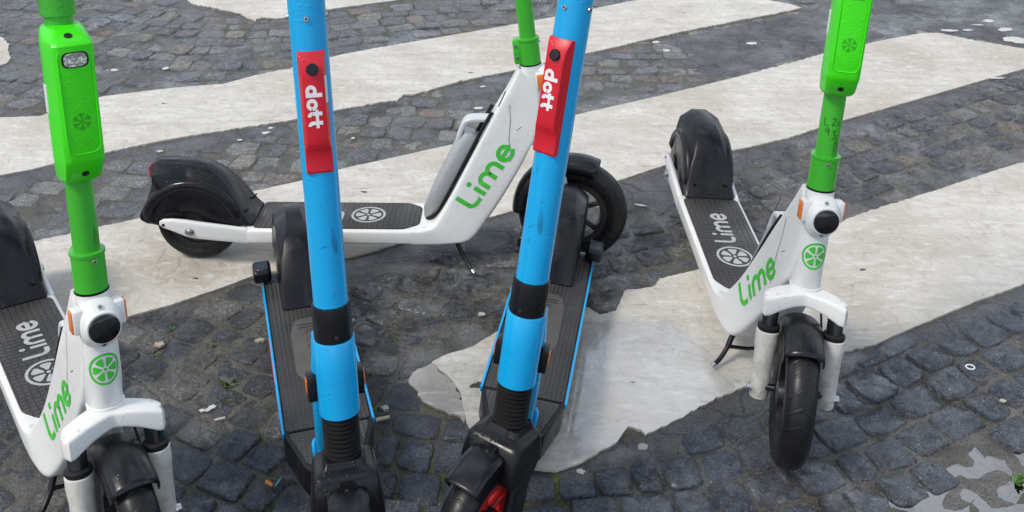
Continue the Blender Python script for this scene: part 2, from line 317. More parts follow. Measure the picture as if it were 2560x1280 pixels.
# ---------------------------------------------------------------- mesh helpers
def mesh_obj(name, verts, faces, m, parent=None, smooth=True, angle=None):
    me = bpy.data.meshes.new(name); me.from_pydata([tuple(v) for v in verts], [], faces); me.update()
    o = bpy.data.objects.new(name, me); C.objects.link(o)
    if m: me.materials.append(m)
    if parent: o.parent = parent
    if smooth:
        me.polygons.foreach_set('use_smooth', [True] * len(me.polygons))
        if angle is not None: me.set_sharp_from_angle(angle=R(angle))
    return o
class B:
    """collects faces; .make() turns them into one object"""
    def __init__(s): s.v = []; s.f = []
    def add(s, v, f, T=None):
        k = len(s.v); s.v += [(T @ Vector(q)) if T else Vector(q) for q in v]; s.f += [tuple(i + k for i in q) for q in f]; return s
    def make(s, name, m, parent=None, angle=40): return mesh_obj(name, s.v, s.f, m, parent, True, angle)
def loft(rings, cap=True, closed=False):
    n = len(rings[0]); v = [q for r in rings for q in r]; f = []
    k = len(rings)
    for i in range(k if closed else k - 1):
        a, b = i * n, ((i + 1) % k) * n
        for j in range(n): f.append((a + j, a + (j + 1) % n, b + (j + 1) % n, b + j))
    if cap and not closed: f.append(tuple(range(n - 1, -1, -1))); f.append(tuple((k - 1) * n + j for j in range(n)))
    return v, f
def lathe(prof, n=28, cap=True):
    """prof: (radius, height) along local z"""
    return loft([[(r * math.cos(2 * math.pi * j / n), r * math.sin(2 * math.pi * j / n), z) for j in range(n)] for r, z in prof], cap)
def frame_along(pts):
    out_ = []; up = None
    for i, p in enumerate(pts):
        d = (pts[min(i + 1, len(pts) - 1)] - pts[max(i - 1, 0)]).normalized()
        if up is None: up = Vector((0, 1, 0)) if abs(d.y) < .9 else Vector((1, 0, 0))
        a = d.cross(up).normalized(); up = a.cross(d).normalized(); out_.append((a, up))
    return out_
def tube(pts, r, n=12):
    pts = [Vector(p) for p in pts]; rs = r if isinstance(r, (list, tuple)) else [r] * len(pts)
    return loft([[p + (a * math.cos(2 * math.pi * j / n) + u * math.sin(2 * math.pi * j / n)) * q for j in range(n)] for p, (a, u), q in zip(pts, frame_along(pts), rs)])
def curve(pts, k=6):
    """Catmull-Rom through the points"""
    p = [Vector(q) for q in pts]; p = [2 * p[0] - p[1]] + p + [2 * p[-1] - p[-2]]; o = []
    for i in range(1, len(p) - 2):
        for j in range(k):
            t = j / k; a, b, c, d = p[i - 1:i + 3]
            o.append(.5 * (2 * b + (c - a) * t + (2 * a - 5 * b + 4 * c - d) * t * t + (3 * b - a - 3 * c + d) * t ** 3))
    return o + [p[-2]]
def sq(hx, hy, e=4.0, n=24):
    """super-ellipse outline"""
    o = []
    for j in range(n):
        a = 2 * math.pi * (j + .5) / n; c, s = math.cos(a), math.sin(a)
        o.append((math.copysign(abs(c) ** (2 / e), c) * hx, math.copysign(abs(s) ** (2 / e), s) * hy))
    return o
def rbox(c, h, bev=.004, seg=2):
    bm = bmesh.new(); bmesh.ops.create_cube(bm, size=2)
    for v in bm.verts: v.co = Vector((v.co.x * h[0], v.co.y * h[1], v.co.z * h[2]))
    bmesh.ops.bevel(bm, geom=bm.edges[:], offset=bev, segments=seg, profile=.5, affect='EDGES')
    for v in bm.verts: v.co += Vector(c)
    bm.verts.index_update(); r = ([v.co.copy() for v in bm.verts], [tuple(v.index for v in f.verts) for f in bm.faces]); bm.free(); return r
def rprism(outline, z0, z1, bev=.003):
    """outline (x,y) extruded z0..z1 with a small rounded top edge"""
    n = len(outline); cx = sum(p[0] for p in outline) / n; cy = sum(p[1] for p in outline) / n
    def ins(d):
        o = []
        for i in range(n):
            a = Vector(outline[i - 1]); b = Vector(outline[i]); c = Vector(outline[(i + 1) % n])
            n1 = Vector((-(b - a).y, (b - a).x)).normalized(); n2 = Vector((-(c - b).y, (c - b).x)).normalized()
            nn = (n1 + n2); nn = nn / max(.35, nn.length_squared / 2); o.append(b + nn * d)
        return o
    area = sum(outline[i - 1][0] * outline[i][1] - outline[i][0] * outline[i - 1][1] for i in range(n)); sg = 1 if area > 0 else -1
    rings = [[(p[0], p[1], z0) for p in outline], [(p[0], p[1], z1 - bev) for p in outline],
             [(p[0], p[1], z1 - bev * .3) for p in ins(sg * bev * .3)], [(p[0], p[1], z1) for p in ins(sg * bev)]]
    return loft(rings)
def roundpoly(pts, r=.01, k=4):
    o = []
    n = len(pts)
    for i in range(n):
        a, b, c = (Vector(pts[i - 1]), Vector(pts[i]), Vector(pts[(i + 1) % n]))
        d1 = (a - b); d2 = (c - b); q = min(r, d1.length * .45, d2.length * .45)
        s, e = b + d1.normalized() * q, b + d2.normalized() * q
        for j in range(k + 1):
            t = j / k; o.append(tuple((1 - t) ** 2 * s + 2 * t * (1 - t) * b + t * t * e))
    return o
# lettering -------------------------------------------------------------
def arc(cx, cy, r, a0, a1, n=14, ry=None): return [(cx + r * math.cos(R(a0 + (a1 - a0) * i / n)), cy + (ry or r) * math.sin(R(a0 + (a1 - a0) * i / n))) for i in range(n + 1)]
LIME = [([(.09, 1.0), (.09, .36)] + arc(.36, .36, .27, 180, 270, 8) + [(.58, .09)], .18),
        ([(.80, .02), (.80, .60)], .18), (arc(.80, .88, .05, 0, 350, 12), .12),
        ([(1.10, .02), (1.10, .40)] + arc(1.335, .40, .235, 180, 0, 12) + [(1.57, .02)], .18), ([(1.572, .30), (1.572, .40)] + arc(1.805, .40, .235, 180, 0, 12) + [(2.04, .02)], .18),
        (arc(2.60, .36, .30, -28, -300, 18) + [(2.88, .36)], .18), ([(2.36, .36), (2.85, .36)], .17)]
DOTT = [(arc(.36, .34, .235, 0, 350, 22), .22), ([(.60, 1.0), (.60, 0)], .23), (arc(1.14, .34, .235, 0, 350, 22), .22),
        ([(1.66, .92), (1.66, .30)] + arc(1.84, .30, .18, 180, 270, 6), .22), ([(1.44, .60), (1.95, .60)], .19),
        ([(2.20, .92), (2.20, .30)] + arc(2.38, .30, .18, 180, 270, 6), .22), ([(1.96, .601), (2.50, .601)], .19)]
def stroke(pts, wd, sub=.07):
    q = [Vector(pts[0])]
    for p in pts[1:]:
        p = Vector(p); n = max(1, int((p - q[-1]).length / sub)); a = q[-1].copy()
        for i in range(1, n + 1): q.append(a.lerp(p, i / n))
    v = []; f = []
    for i, p in enumerate(q):
        d = (q[min(i + 1, len(q) - 1)] - q[max(0, i - 1)]).normalized(); nrm = Vector((-d.y, d.x))
        for t in (-.5, -.17, .17, .5): v.append(p + nrm * wd * t)
    for i in range(len(q) - 1):
        for j in range(3): f.append((4 * i + j, 4 * i + j + 1, 4 * i + j + 5, 4 * i + j + 4))
    return v, f
def lettering(name, strokes, place, m, parent):
    """place(x, y, layer) -> 3-D point"""
    b = B()
    for k, (pts, wd) in enumerate(strokes):
        v, f = stroke(pts, wd); b.add([place(p.x, p.y, k) for p in v], f)
    o = b.make(name, m, parent, None); fix_normals(o); return o
def fix_normals(o, towards=None):
    return o
def citrus(place):
    """ring and six rounded wedges, unit radius"""
    b = B(); n = 40
    v = [place(r * math.cos(2 * math.pi * j / n), r * math.sin(2 * math.pi * j / n), 0) for r in (1.0, .93, .86) for j in range(n)]
    f = [(a * n + j, a * n + (j + 1) % n, (a + 1) * n + (j + 1) % n, (a + 1) * n + j) for a in (0, 1) for j in range(n)]
    b.add(v, f)
    for k in range(6):
        a0, a1 = 60 * k + 30 + 7, 60 * k + 90 - 7
        rows = []
        for i in range(6):
            r = .2 + .54 * i / 5; pad = 6 * (.74 / r - 1) * .6 + (5 if i == 5 else 0); lo, hi = a0 + pad, a1 - pad
            if hi < lo: lo = hi = (lo + hi) / 2
            rows.append([place(r * math.cos(R(lo + (hi - lo) * j / 6)), r * math.sin(R(lo + (hi - lo) * j / 6)), 0) for j in range(7)])
        b.add([q for r_ in rows for q in r_], [(7 * i + j, 7 * i + j + 1, 7 * i + j + 8, 7 * i + j + 7) for i in range(5) for j in range(6)])
    v = [place(.1 * math.cos(2 * math.pi * j / 10), .1 * math.sin(2 * math.pi * j / 10), 0) for j in range(10)]; b.add(v, [tuple(range(10))])
    return b
# pixel -> ground --------------------------------------------------------
def ground_pt(u, v, z=0.0):
    a, b = u - 1280.0, v - CYPX; c, s = math.cos(R(ROLL)), math.sin(R(ROLL))
    x, y = c * a + s * b, -s * a + c * b
    r, up = x / FPX, -y / FPX; pi = R(PITCH)
    d = Vector((r, math.cos(pi) + up * math.sin(pi), -math.sin(pi) + up * math.cos(pi)))
    t = (z - CAMH) / d.z
    return Vector((d.x * t, d.y * t))
def tag(o, label=None, cat=None, group=None, kind=None):
    for k, v in (('label', label), ('category', cat), ('group', group), ('kind', kind)):
        if v: o[k] = v
    return o
# ================================================================ GROUND
TH = R(28.7)
def voff(x, y): return -x * math.sin(TH) + y * math.cos(TH)
def poly(px): return [ground_pt(*p) for p in px]
def inside(P, x, y):
    r = False; n = len(P); j = n - 1
    for i in range(n):
        a, b = P[i], P[j]
        if (a.y > y) != (b.y > y) and x < (b.x - a.x) * (y - a.y) / (b.y - a.y) + a.x: r = not r
        j = i
    return r
def edge_dist(P, x, y):
    q = Vector((x, y)); best = 9
    for i in range(len(P)):
        a, b = P[i - 1], P[i]; d = b - a; L = d.length_squared
        t = max(0, min(1, (q - a).dot(d) / L)) if L > 0 else 0
        best = min(best, (a + d * t - q).length)
    return best
STRIPES = [
 ('top', [(430, -60), (455, -10), (480, 10), (530, 20), (562, 28), (600, 34), (618, 45), (640, 53), (656, 44), (700, 48), (735, 40), (800, 28), (870, 18), (990, 2), (1120, -30), (1300, -75), (900, -110)]),
 ('blob', [(-120, 80), (-20, 92), (8, 96), (24, 112), (20, 128), (28, 146), (18, 160), (-10, 168), (-140, 190)]),
 ('one', [(-260, 345), (-60, 308), (0, 297), (100, 293), (190, 262), (260, 243), (430, 222), (560, 212), (640, 190), (730, 172), (860, 137), (1000, 112), (1270, 66), (1330, 55), (1480, 25), (1560, 8), (1700, -16), (1830, -14), (1920, 2), (1975, 12), (2003, 21), (1976, 28), (1850, 52), (1700, 82), (1500, 128), (1350, 162), (1290, 177), (1150, 205), (1090, 223), (1030, 240), (1010, 238), (990, 252), (860, 274), (720, 304), (560, 328), (420, 351), (270, 382), (150, 408), (80, 426), (0, 441), (-60, 455), (-280, 505)]),
 ('two', [(-420, 745), (-60, 640), (60, 612), (200, 582), (350, 547), (500, 513), (650, 478), (780, 448), (850, 426), (1130, 364), (1290, 326), (1480, 280), (1640, 244), (1780, 210), (1900, 180), (2080, 131), (2200, 104), (2300, 85), (2345, 84), (2440, 104), (2560, 124), (2700, 146), (2560, 174), (2480, 196), (2290, 251), (2110, 302), (1960, 350), (1860, 373), (1700, 402), (1560, 450), (1480, 472), (1230, 545), (1000, 611), (900, 641), (800, 660), (640, 690), (560, 720), (430, 764), (330, 792), (230, 825), (-60, 912), (-460, 1040)]),
 ('three', [(1079, 909), (1117, 889), (1183, 870), (1210, 852), (1240, 834), (1330, 800), (1440, 770), (1470, 772), (1500, 792), (1540, 780), (1556, 745), (1562, 728), (1600, 726), (1634, 718), (1650, 700), (1744, 677), (1880, 632), (2000, 592), (2105, 556), (2200, 522), (2330, 482), (2450, 441), (2560, 406), (2800, 325), (2900, 560), (2700, 655), (2560, 713), (2450, 752), (2330, 802), (2180, 866), (2105, 884), (1980, 925), (1890, 959), (1770, 1012), (1700, 1047), (1640, 1078), (1612, 1092), (1600, 1078), (1572, 1070), (1556, 1090), (1540, 1112), (1500, 1131), (1440, 1165), (1390, 1180), (1330, 1172), (1230, 1120), (1176, 1080), (1166, 1058), (1160, 1020), (1152, 985), (1128, 950)]),
 ('tip', [(1022, 956), (1030, 934), (1064, 920), (1078, 913), (1124, 953), (1147, 986), (1156, 1020), (1162, 1060), (1150, 1046), (1128, 1040), (1095, 1024), (1072, 1010), (1052, 1000), (1040, 976)]),
]
PATCHES = [
 [(1690, 97), (1990, 34), (2090, 0), (2300, -30), (2900, -120), (2900, 150), (2560, 116), (2440, 96), (2300, 74), (2080, 119), (1900, 168), (1800, 196), (1740, 188), (1700, 160), (1740, 130), (1660, 118)],
 [(1480, 478), (1560, 456), (1700, 410), (1860, 380), (1960, 357), (2110, 308), (2290, 257), (2480, 202), (2500, 216), (2400, 248), (2300, 290), (2250, 285), (2180, 318), (2110, 352), (2000, 372), (1960, 405), (1870, 412), (1800, 450), (1700, 480), (1640, 530), (1580, 520), (1500, 505)],
 [(-200, 490), (-60, 460), (0, 446), (150, 413), (270, 388), (420, 356), (600, 326), (720, 309), (740, 330), (640, 345), (560, 362), (500, 360), (420, 380), (330, 386), (270, 402), (180, 420), (130, 446), (60, 470), (0, 478), (-200, 520)],
 [(820, 287), (990, 256), (1010, 262), (960, 272), (940, 285), (860, 292), (830, 305)],
 [(1095, 227), (1290, 182), (1350, 167), (1500, 132), (1560, 136), (1500, 158), (1440, 176), (1350, 205), (1300, 240), (1240, 250), (1180, 240), (1110, 250)],
 [(1390, 1190), (1440, 1172), (1500, 1138), (1560, 1118), (1700, 1054), (1890, 966), (1985, 928), (1970, 985), (1920, 1022), (1860, 1042), (1790, 1060), (1760, 1085), (1690, 1096), (1680, 1140), (1640, 1180), (1580, 1160), (1540, 1150), (1500, 1175), (1450, 1205)],
 [(1980, 930), (2105, 890), (2180, 872), (2330, 808), (2450, 758), (2560, 720), (2700, 664), (2700, 690), (2560, 752), (2470, 790), (2400, 838), (2300, 850), (2220, 880), (2120, 905), (2040, 950)],
 [(640, 700), (800, 668), (900, 647), (1000, 617), (1230, 551), (1290, 535), (1290, 600), (1230, 660), (1150, 640), (1060, 690), (950, 700), (860, 740), (800, 715), (700, 720)],
]
def rough_poly(px, amp, step=.008, seed=0.0):
    P = poly(px); o = []
    for i in range(len(P)):
        a, b = P[i - 1], P[i]; n = max(1, int((b - a).length / step))
        for k in range(n):
            q = a.lerp(b, k / n); s = Vector((q.x * 9 + seed, q.y * 9, 0)); t = Vector((q.x * 75 + seed, q.y * 75, 5))
            f = amp * (.45 + 1.1 * max(0, noise.noise(Vector((q.x * 3, q.y * 3, seed + 9)))) * 2)
            d = Vector((.55 * noise.noise(s) + .85 * noise.noise(t), .55 * noise.noise(s + Vector((31, 7, 0))) + .85 * noise.noise(t + Vector((17, 3, 0)))))
            o.append(q + d * f)
    return o
def sheet(name, outline, z0, z1, m):
    n = len(outline)
    bm = bmesh.new(); vs_ = [bm.verts.new((p.x, p.y, z1)) for p in outline]
    f = bm.faces.new(vs_); f.normal_update()
    if f.normal.z < 0: f.normal_flip(); outline = outline[::-1]; vs_ = vs_[::-1]
    bmesh.ops.triangulate(bm, faces=[f])
    lo = [bm.verts.new((v.co.x, v.co.y, z0)) for v in vs_]
    for i in range(n):
        j = (i + 1) % n; bm.faces.new((vs_[i], lo[i], lo[j], vs_[j]))
    me = bpy.data.meshes.new(name); bm.to_mesh(me); bm.free(); me.materials.append(m)
    o = bpy.data.objects.new(name, me); C.objects.link(o); return o
SP = {}
ZS = {'top': .0042, 'blob': .0040, 'one': .0046, 'two': .0044, 'three': .0048, 'tip': .0038}
LAB = {'top': 'whitish crosswalk paint remnant with broken edge at the top of the picture', 'blob': 'small whitish paint remnant cut off by the left picture edge',
       'one': 'long white crosswalk stripe farthest of the full stripes', 'two': 'long white crosswalk stripe running under the scooter seen from its side',
       'three': 'nearest white crosswalk stripe with a wet bluish sheen', 'tip': 'greyed broken tip at the left end of the nearest crosswalk stripe'}
for nm, px in STRIPES:
    SP[nm] = rough_poly(px, .006 if nm not in ('top', 'blob', 'tip') else .010, seed=len(nm) * 3.1)
    o = sheet('crosswalk_stripe', SP[nm], -.012, ZS[nm], M['stripeold'] if nm == 'tip' else M['stripe'])
    tag(o, LAB[nm], None, None, 'structure')
TP = []
import numpy as np
def signed_dist(P, X, Y):
    """numpy signed distance to a polygon, positive inside"""
    d = np.full(X.shape, 9.0); ins = np.zeros(X.shape, bool); n = len(P)
    for i in range(n):
        a, b = P[i - 1], P[i]; ex, ey = b.x - a.x, b.y - a.y; L = max(1e-12, ex * ex + ey * ey)
        t = np.clip(((X - a.x) * ex + (Y - a.y) * ey) / L, 0, 1)
        d = np.minimum(d, np.hypot(X - a.x - t * ex, Y - a.y - t * ey))
        c = (a.y > Y) != (b.y > Y); ins ^= c & (X < (b.x - a.x) * (Y - a.y) / (b.y - a.y + 1e-12) + a.x)
    return np.where(ins, d, -d)
PUDDLE = poly([(2130, 1300), (2200, 1262), (2268, 1222), (2330, 1180), (2400, 1150), (2440, 1110), (2500, 1092), (2580, 1060), (2800, 1000), (2900, 1500), (1900, 1500)])
def pud(x, y):
    if x < .55 or y > 1.95: return 0.0
    return min(1.0, edge_dist(PUDDLE, x, y) / .05) * (1 if inside(PUDDLE, x, y) else -1)
def fbm(x, y, s, o=3):
    return sum(noise.noise(Vector((x * s * 2 ** k, y * s * 2 ** k, k * 7.3))) / 2 ** k for k in range(o))
def bed_z(x, y):
    v = voff(x, y)
    near = 1.0 if v < 1.3 else max(0.0, 1 - (v - 1.3) / .5)
    left = max(0.0, min(1.0, (.55 - x) / .5))
    base = -.0030 - .0085 * near * (.40 + .60 * left) + .0040 * (1 - .65 * near) * fbm(x, y, 4) + .0024 * fbm(x, y, 26, 2)
    if x > .55 and y < 1.95:
        k = pud(x, y)
        if k > 0: base = base * (1 - k) + k * (-.0080 + .0085 * fbm(x, y, 22, 5))
    return base
# ---- joint bed: one sheet out to the horizon
def axis_vals(a, b, st, far):
    v = []; q = a; s = st; left_ = []
    while q > -far: q -= s; s *= 1.35; left_.append(q)
    v = left_[::-1]; n = int((b - a) / st)
    v += [a + (b - a) * i / n for i in range(n + 1)]
    q = b; s = st
    while q < far: q += s; s *= 1.35; v.append(q)
    return v
xs = axis_vals(-2.7, 2.9, .022, 300); ys = axis_vals(.75, 5.4, .022, 300)
gv = []; gt = []
XX, YY = np.meshgrid(np.array(xs), np.array(ys))
SPC = {nm: poly(px) for nm, px in STRIPES}; TPC = [poly(px) for px in PATCHES]
NEARP = np.max([signed_dist(P_, XX, YY) for P_ in SPC.values()], axis=0)      # near or under paint
TARD = np.max([signed_dist(P_, XX, YY) for P_ in TPC], axis=0)
gr = []
for jy, y in enumerate(ys):
    for ix, x in enumerate(xs):
        fine = -2.75 < x < 2.95 and .7 < y < 5.45
        z = bed_z(x, y) if fine else -.006; ta = 0.0
        if fine:
            k = max(0.0, min(1.0, 1 + NEARP[jy, ix] / .03)); z = z * (1 - k) + k * max(z, -.0006)
            dd = TARD[jy, ix] + .016 * fbm(x, y, 11, 3); ta = max(0.0, min(1.0, .5 + dd / .03)); z = z * (1 - ta) + ta * (.0028 + .0016 * fbm(x, y, 9, 3))
            if NEARP[jy, ix] > .01: z = min(z, .001)
        gv.append((x, y, z)); gr.append(ta)
        mo = max(0.0, min(1.0, (1.75 - voff(x, y)) / .35)) * max(0.0, min(1.0, (.35 - x) / .3)) if fine else 0.0
        gt.append(mo + (.25 if fine and voff(x, y) > 2.6 else .12))
nx = len(xs)
gf = [(j * nx + i, j * nx + i + 1, (j + 1) * nx + i + 1, (j + 1) * nx + i) for j in range(len(ys) - 1) for i in range(nx - 1)]
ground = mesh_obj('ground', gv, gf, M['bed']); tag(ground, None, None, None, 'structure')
ca = ground.data.color_attributes.new('tint', 'FLOAT_COLOR', 'POINT')
ca.data.foreach_set('color', [c for t, q in zip(gt, gr) for c in (min(1, t), q, min(1.0, max(0.0, t * 1.6 - .25)), 1.0)])
# ---- setts, laid in curved rows
rnd = random.Random(11)
def row_map(phi, origin, u, v):
    """phi(u): tangent angle along the base row, found by integrating from u = 0"""
    n = max(1, int(abs(u) / .05)); x, y = origin; h = u / n
    for i in range(n):
        a = phi(h * (i + .5)); x += math.cos(a) * h; y += math.sin(a) * h
    a = phi(u); return Vector((x - math.sin(a) * v, y + math.cos(a) * v))
PHI = {'near': lambda u: max(-.50, min(.52, u / 1.45 if u < 0 else u / 2.3)),
       'mid': lambda u: -.06 + .10 * math.sin(u * 1.1),
       'far': lambda u: .34 * math.sin((u + .95) * 2.3)}
def in_paint(x, y):
    for nm in SP:
        if inside(SPC[nm], x, y): return nm
    return None
def sett_colour(band, x, y):
    r = rnd.random(); k = rnd.uniform(.82, 1.2) * 1.3; v = voff(x, y)
    if band == 'near':
        if v > 1.75 and r < .30: return tuple(c * k for c in (.20, .19, .17))
        if v > 1.75 and r < .36: return tuple(c * k for c in (.20, .155, .115))
        if v > 1.75: return tuple(c * k for c in (.085, .090, .100))
        return tuple(c * k for c in ((.082, .097, .128) if x < .45 else (.092, .105, .130)))
    if band == 'mid':
        if r < .42: return tuple(c * k for c in (.27, .265, .25))
        if r < .52: return tuple(c * k for c in (.27, .25, .215))
        if r < .57: return tuple(c * k for c in (.22, .165, .135))
        return tuple(c * k for c in (.155, .157, .165))
    if r < .10: return tuple(c * k for c in (.26, .23, .19))
    if r < .15: return tuple(c * k for c in (.25, .18, .14))
    if r < .38: return tuple(c * k for c in (.22, .215, .21))
    return tuple(c * k for c in (.145, .149, .160))
def sett_mesh(quad, band):
    """quad of 2-D corners -> outline, mesh verts and faces of one worn stone"""
    c = sum(quad, Vector((0, 0))) / 4
    gap = rnd.uniform(.0016, .0040) if band != 'near' else rnd.uniform(.0028, .0058)
    P = []
    for i in range(4):
        a, b = quad[i], quad[(i + 1) % 4]
        for k in range(3): P.append(a.lerp(b, k / 3))
    P = [c + (p - c) * (1 - gap / max(.012, (p - c).length)) for p in P]
    n = 12; P2 = []
    for i in range(n):   # round the four corners
        if i % 3 == 0:
            m = P[i] * .74 + (P[i - 1] + P[(i + 1) % n]) * .13; P2.append(m)
        else: P2.append(P[i])
    P2 = [p + Vector((rnd.uniform(-1, 1), rnd.uniform(-1, 1))) * .0034 for p in P2]
    Q = []
    for i in range(n): Q += [P2[i], (P2[i] + P2[(i + 1) % n]) / 2]
    Q = [Q[i] * .76 + (Q[i - 1] + Q[(i + 1) % len(Q)]) * .12 for i in range(len(Q))]
    return c, Q
def sett_geo(c, Q, h, tilt, rough):
    n = len(Q); v = []; f = []
    sd_ = rnd.uniform(0, 90)
    def z(p, k): return h + tilt[0] * (p.x - c.x) + tilt[1] * (p.y - c.y) + rough * k * (noise.noise(Vector((p.x * 38, p.y * 38, sd_))) + .6 * noise.noise(Vector((p.x * 95, p.y * 95, sd_))))
    for s, dz, k in ((1.03, None, 0), (1.0, -.0048, .7), (.945, -.0010, 1.1), (.66, .0002, 1.4), (.33, .0006, 1.4)):
        for p in Q:
            q = c + (p - c) * s
            v.append((q.x, q.y, -.030 if dz is None else z(q, k) + dz))
    v.append((c.x, c.y, z(c, 1.3) + .0008))
    for r in range(4):
        for j in range(n): f.append((r * n + j, r * n + (j + 1) % n, (r + 1) * n + (j + 1) % n, (r + 1) * n + j))
    for j in range(n): f.append((4 * n + j, 4 * n + (j + 1) % n, 5 * n))
    return v, f
def px_of(x, y):
    pi = R(PITCH); fw = y * math.cos(pi) + CAMH * math.sin(pi); up = y * math.sin(pi) - CAMH * math.cos(pi)
    return 1280 + FPX * x / fw, CYPX - FPX * up / fw, FPX / fw
setts = []
def lay(band, origin, ur, vr, rowh, ln):
    v = vr[0]; row = 0
    phi = PHI[band]
    while v < vr[1]:
        rh = rowh * rnd.uniform(.84, 1.16)
        u = ur[0] + rnd.uniform(0, ln); cuts = []
        while u < ur[1]:
            a0, a1 = phi(u - .02), phi(u + .02); kap = (a1 - a0) / .04
            cuts.append(u); u += ln * rnd.uniform(.74, 1.34) / max(.35, 1 - kap * v)
        for i in range(len(cuts) - 1):
            q = []
            for (uu, vv) in ((cuts[i], v), (cuts[i + 1], v), (cuts[i + 1], v + rh), (cuts[i], v + rh)):
                ju = .013 * noise.noise(Vector((uu * 40, vv * 40, row * .0 + 3))); jv = .016 * noise.noise(Vector((uu * 4.2, vv * 30, 8)))
                q.append(row_map(phi, origin, uu + ju, vv + jv))
            c = sum(q, Vector((0, 0))) / 4; vo_ = voff(c.x, c.y)
            if not (-2.75 < c.x < 2.95 and .78 < c.y < 5.4): continue
            if band == 'near' and vo_ >= 2.55 or band == 'mid' and not 2.55 <= vo_ < 3.49 or band == 'far' and vo_ < 3.49: continue
            if pud(c.x, c.y) > .15: continue
            nm = in_paint(c.x, c.y)
            if nm and edge_dist(SPC[nm], c.x, c.y) > .085: continue
            tarred = any(inside(t, c.x, c.y) and edge_dist(t, c.x, c.y) > .045 for t in TPC)
            if tarred: continue
            mid, Q = sett_mesh(q, band)
            px, py, sc_ = px_of(mid.x, mid.y)
            vis = -40 < px < 2600 and -40 < py < 1330 and not (nm and edge_dist(SPC[nm], mid.x, mid.y) > .035)
            h = rnd.gauss(0, .0022); h = max(-.004, min(.0035, h))
            pe = max(-edge_dist(P_, mid.x, mid.y) if not inside(P_, mid.x, mid.y) else 1 for P_ in SPC.values())
            flat = pe > -.07
            if flat: h = min(h, -.0015)
            setts.append((sc_ if vis else 0, mid, Q, h, (rnd.gauss(0, .012), rnd.gauss(0, .012)) if flat else (rnd.gauss(0, .035), rnd.gauss(0, .035)), .0016 if flat else .0050 if band == 'near' else .0026, sett_colour(band, mid.x, mid.y)))
        v += rh; row += 1
lay('near', (-.08, 1.22), (-3.2, 3.9), (-.55, 2.6), .082, .088)
lay('mid', (-.1, 2.9), (-3.0, 3.4), (-2.2, 2.6), .086, .098)
lay('far', (-.3, 4.0), (-3.0, 3.8), (-2.6, 2.0), .086, .098)
setts.sort(key=lambda s: -s[0])
def paint_tint(me, cols):
    a = me.color_attributes.new('tint', 'FLOAT_COLOR', 'POINT'); a.data.foreach_set('color', [c for col in cols for c in (*col, 1.0)])
rest_v, rest_f, rest_c = [], [], []
for i, (vis, mid, Q, h, tilt, ro, col) in enumerate(setts):
    v, f = sett_geo(mid, Q, h, tilt, ro)
    if i < 300 and vis:
        v = [(a - mid.x, b - mid.y, z) for a, b, z in v]
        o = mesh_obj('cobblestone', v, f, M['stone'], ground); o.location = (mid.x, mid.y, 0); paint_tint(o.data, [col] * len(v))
    else:
        k = len(rest_v); rest_v += v; rest_f += [tuple(q + k for q in t) for t in f]; rest_c += [col] * len(v)
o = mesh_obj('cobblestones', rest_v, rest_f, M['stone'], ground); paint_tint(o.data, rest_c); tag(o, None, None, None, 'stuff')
pw = [(p.x, p.y) for p in PUDDLE]
o = mesh_obj('puddle', [(p.x, p.y, -.0070) for p in PUDDLE], [tuple(range(len(PUDDLE)))], M['water'], None, False); tag(o, 'shallow rain puddle in the mud at the bottom right corner', None, None, 'structure')
if o.data.polygons[0].normal.z < 0: o.data.flip_normals()

# ================================================================ GREEN AND WHITE SCOOTERS
def empty(name, loc, rot=(0, 0, 0)):
    o = bpy.data.objects.new(name, None); C.objects.link(o); o.location = loc; o.rotation_euler = rot; o.empty_display_size = .1; return o
def steer_frame(bx, bz, rake):
    """columns: forward, left, up along the steering axis; origin on the axis"""
    r = R(rake); return Matrix(((math.cos(r), 0, -math.sin(r), bx), (0, 1, 0, 0), (math.sin(r), 0, math.cos(r), bz), (0, 0, 0, 1)))
STEER = set()
def copy_tree(o, parent=None):
    c = o.copy(); C.objects.link(c); c.parent = parent
    if o.name in STEER: STEER.add(c.name)
    for ch in list(o.children): copy_tree(ch, c)
    return c
def apply_steer(root, F, deg):
    S = F @ Matrix.Rotation(R(deg), 4, 'Z') @ F.inverted()
    for ch in root.children:
        if ch.name in STEER: ch.matrix_basis = S
def screw(name, parent, T, r=.004, m='metal', h=.003):
    b = B(); v, f = lathe([(r, -.001), (r, h * .6), (r * .85, h)], 14); b.add(v, f, T); o = b.make(name, M[m], parent)
    b = B(); v, f = lathe([(r * .45, h * .9), (r * .45, h + .0003)], 6); b.add(v, f, T); b.make('socket', M['hole'], o); return o
def Rx(a): return Matrix.Rotation(R(a), 4, 'X')
def Ry(a): return Matrix.Rotation(R(a), 4, 'Y')
def Tr(x, y, z): return Matrix.Translation((x, y, z))
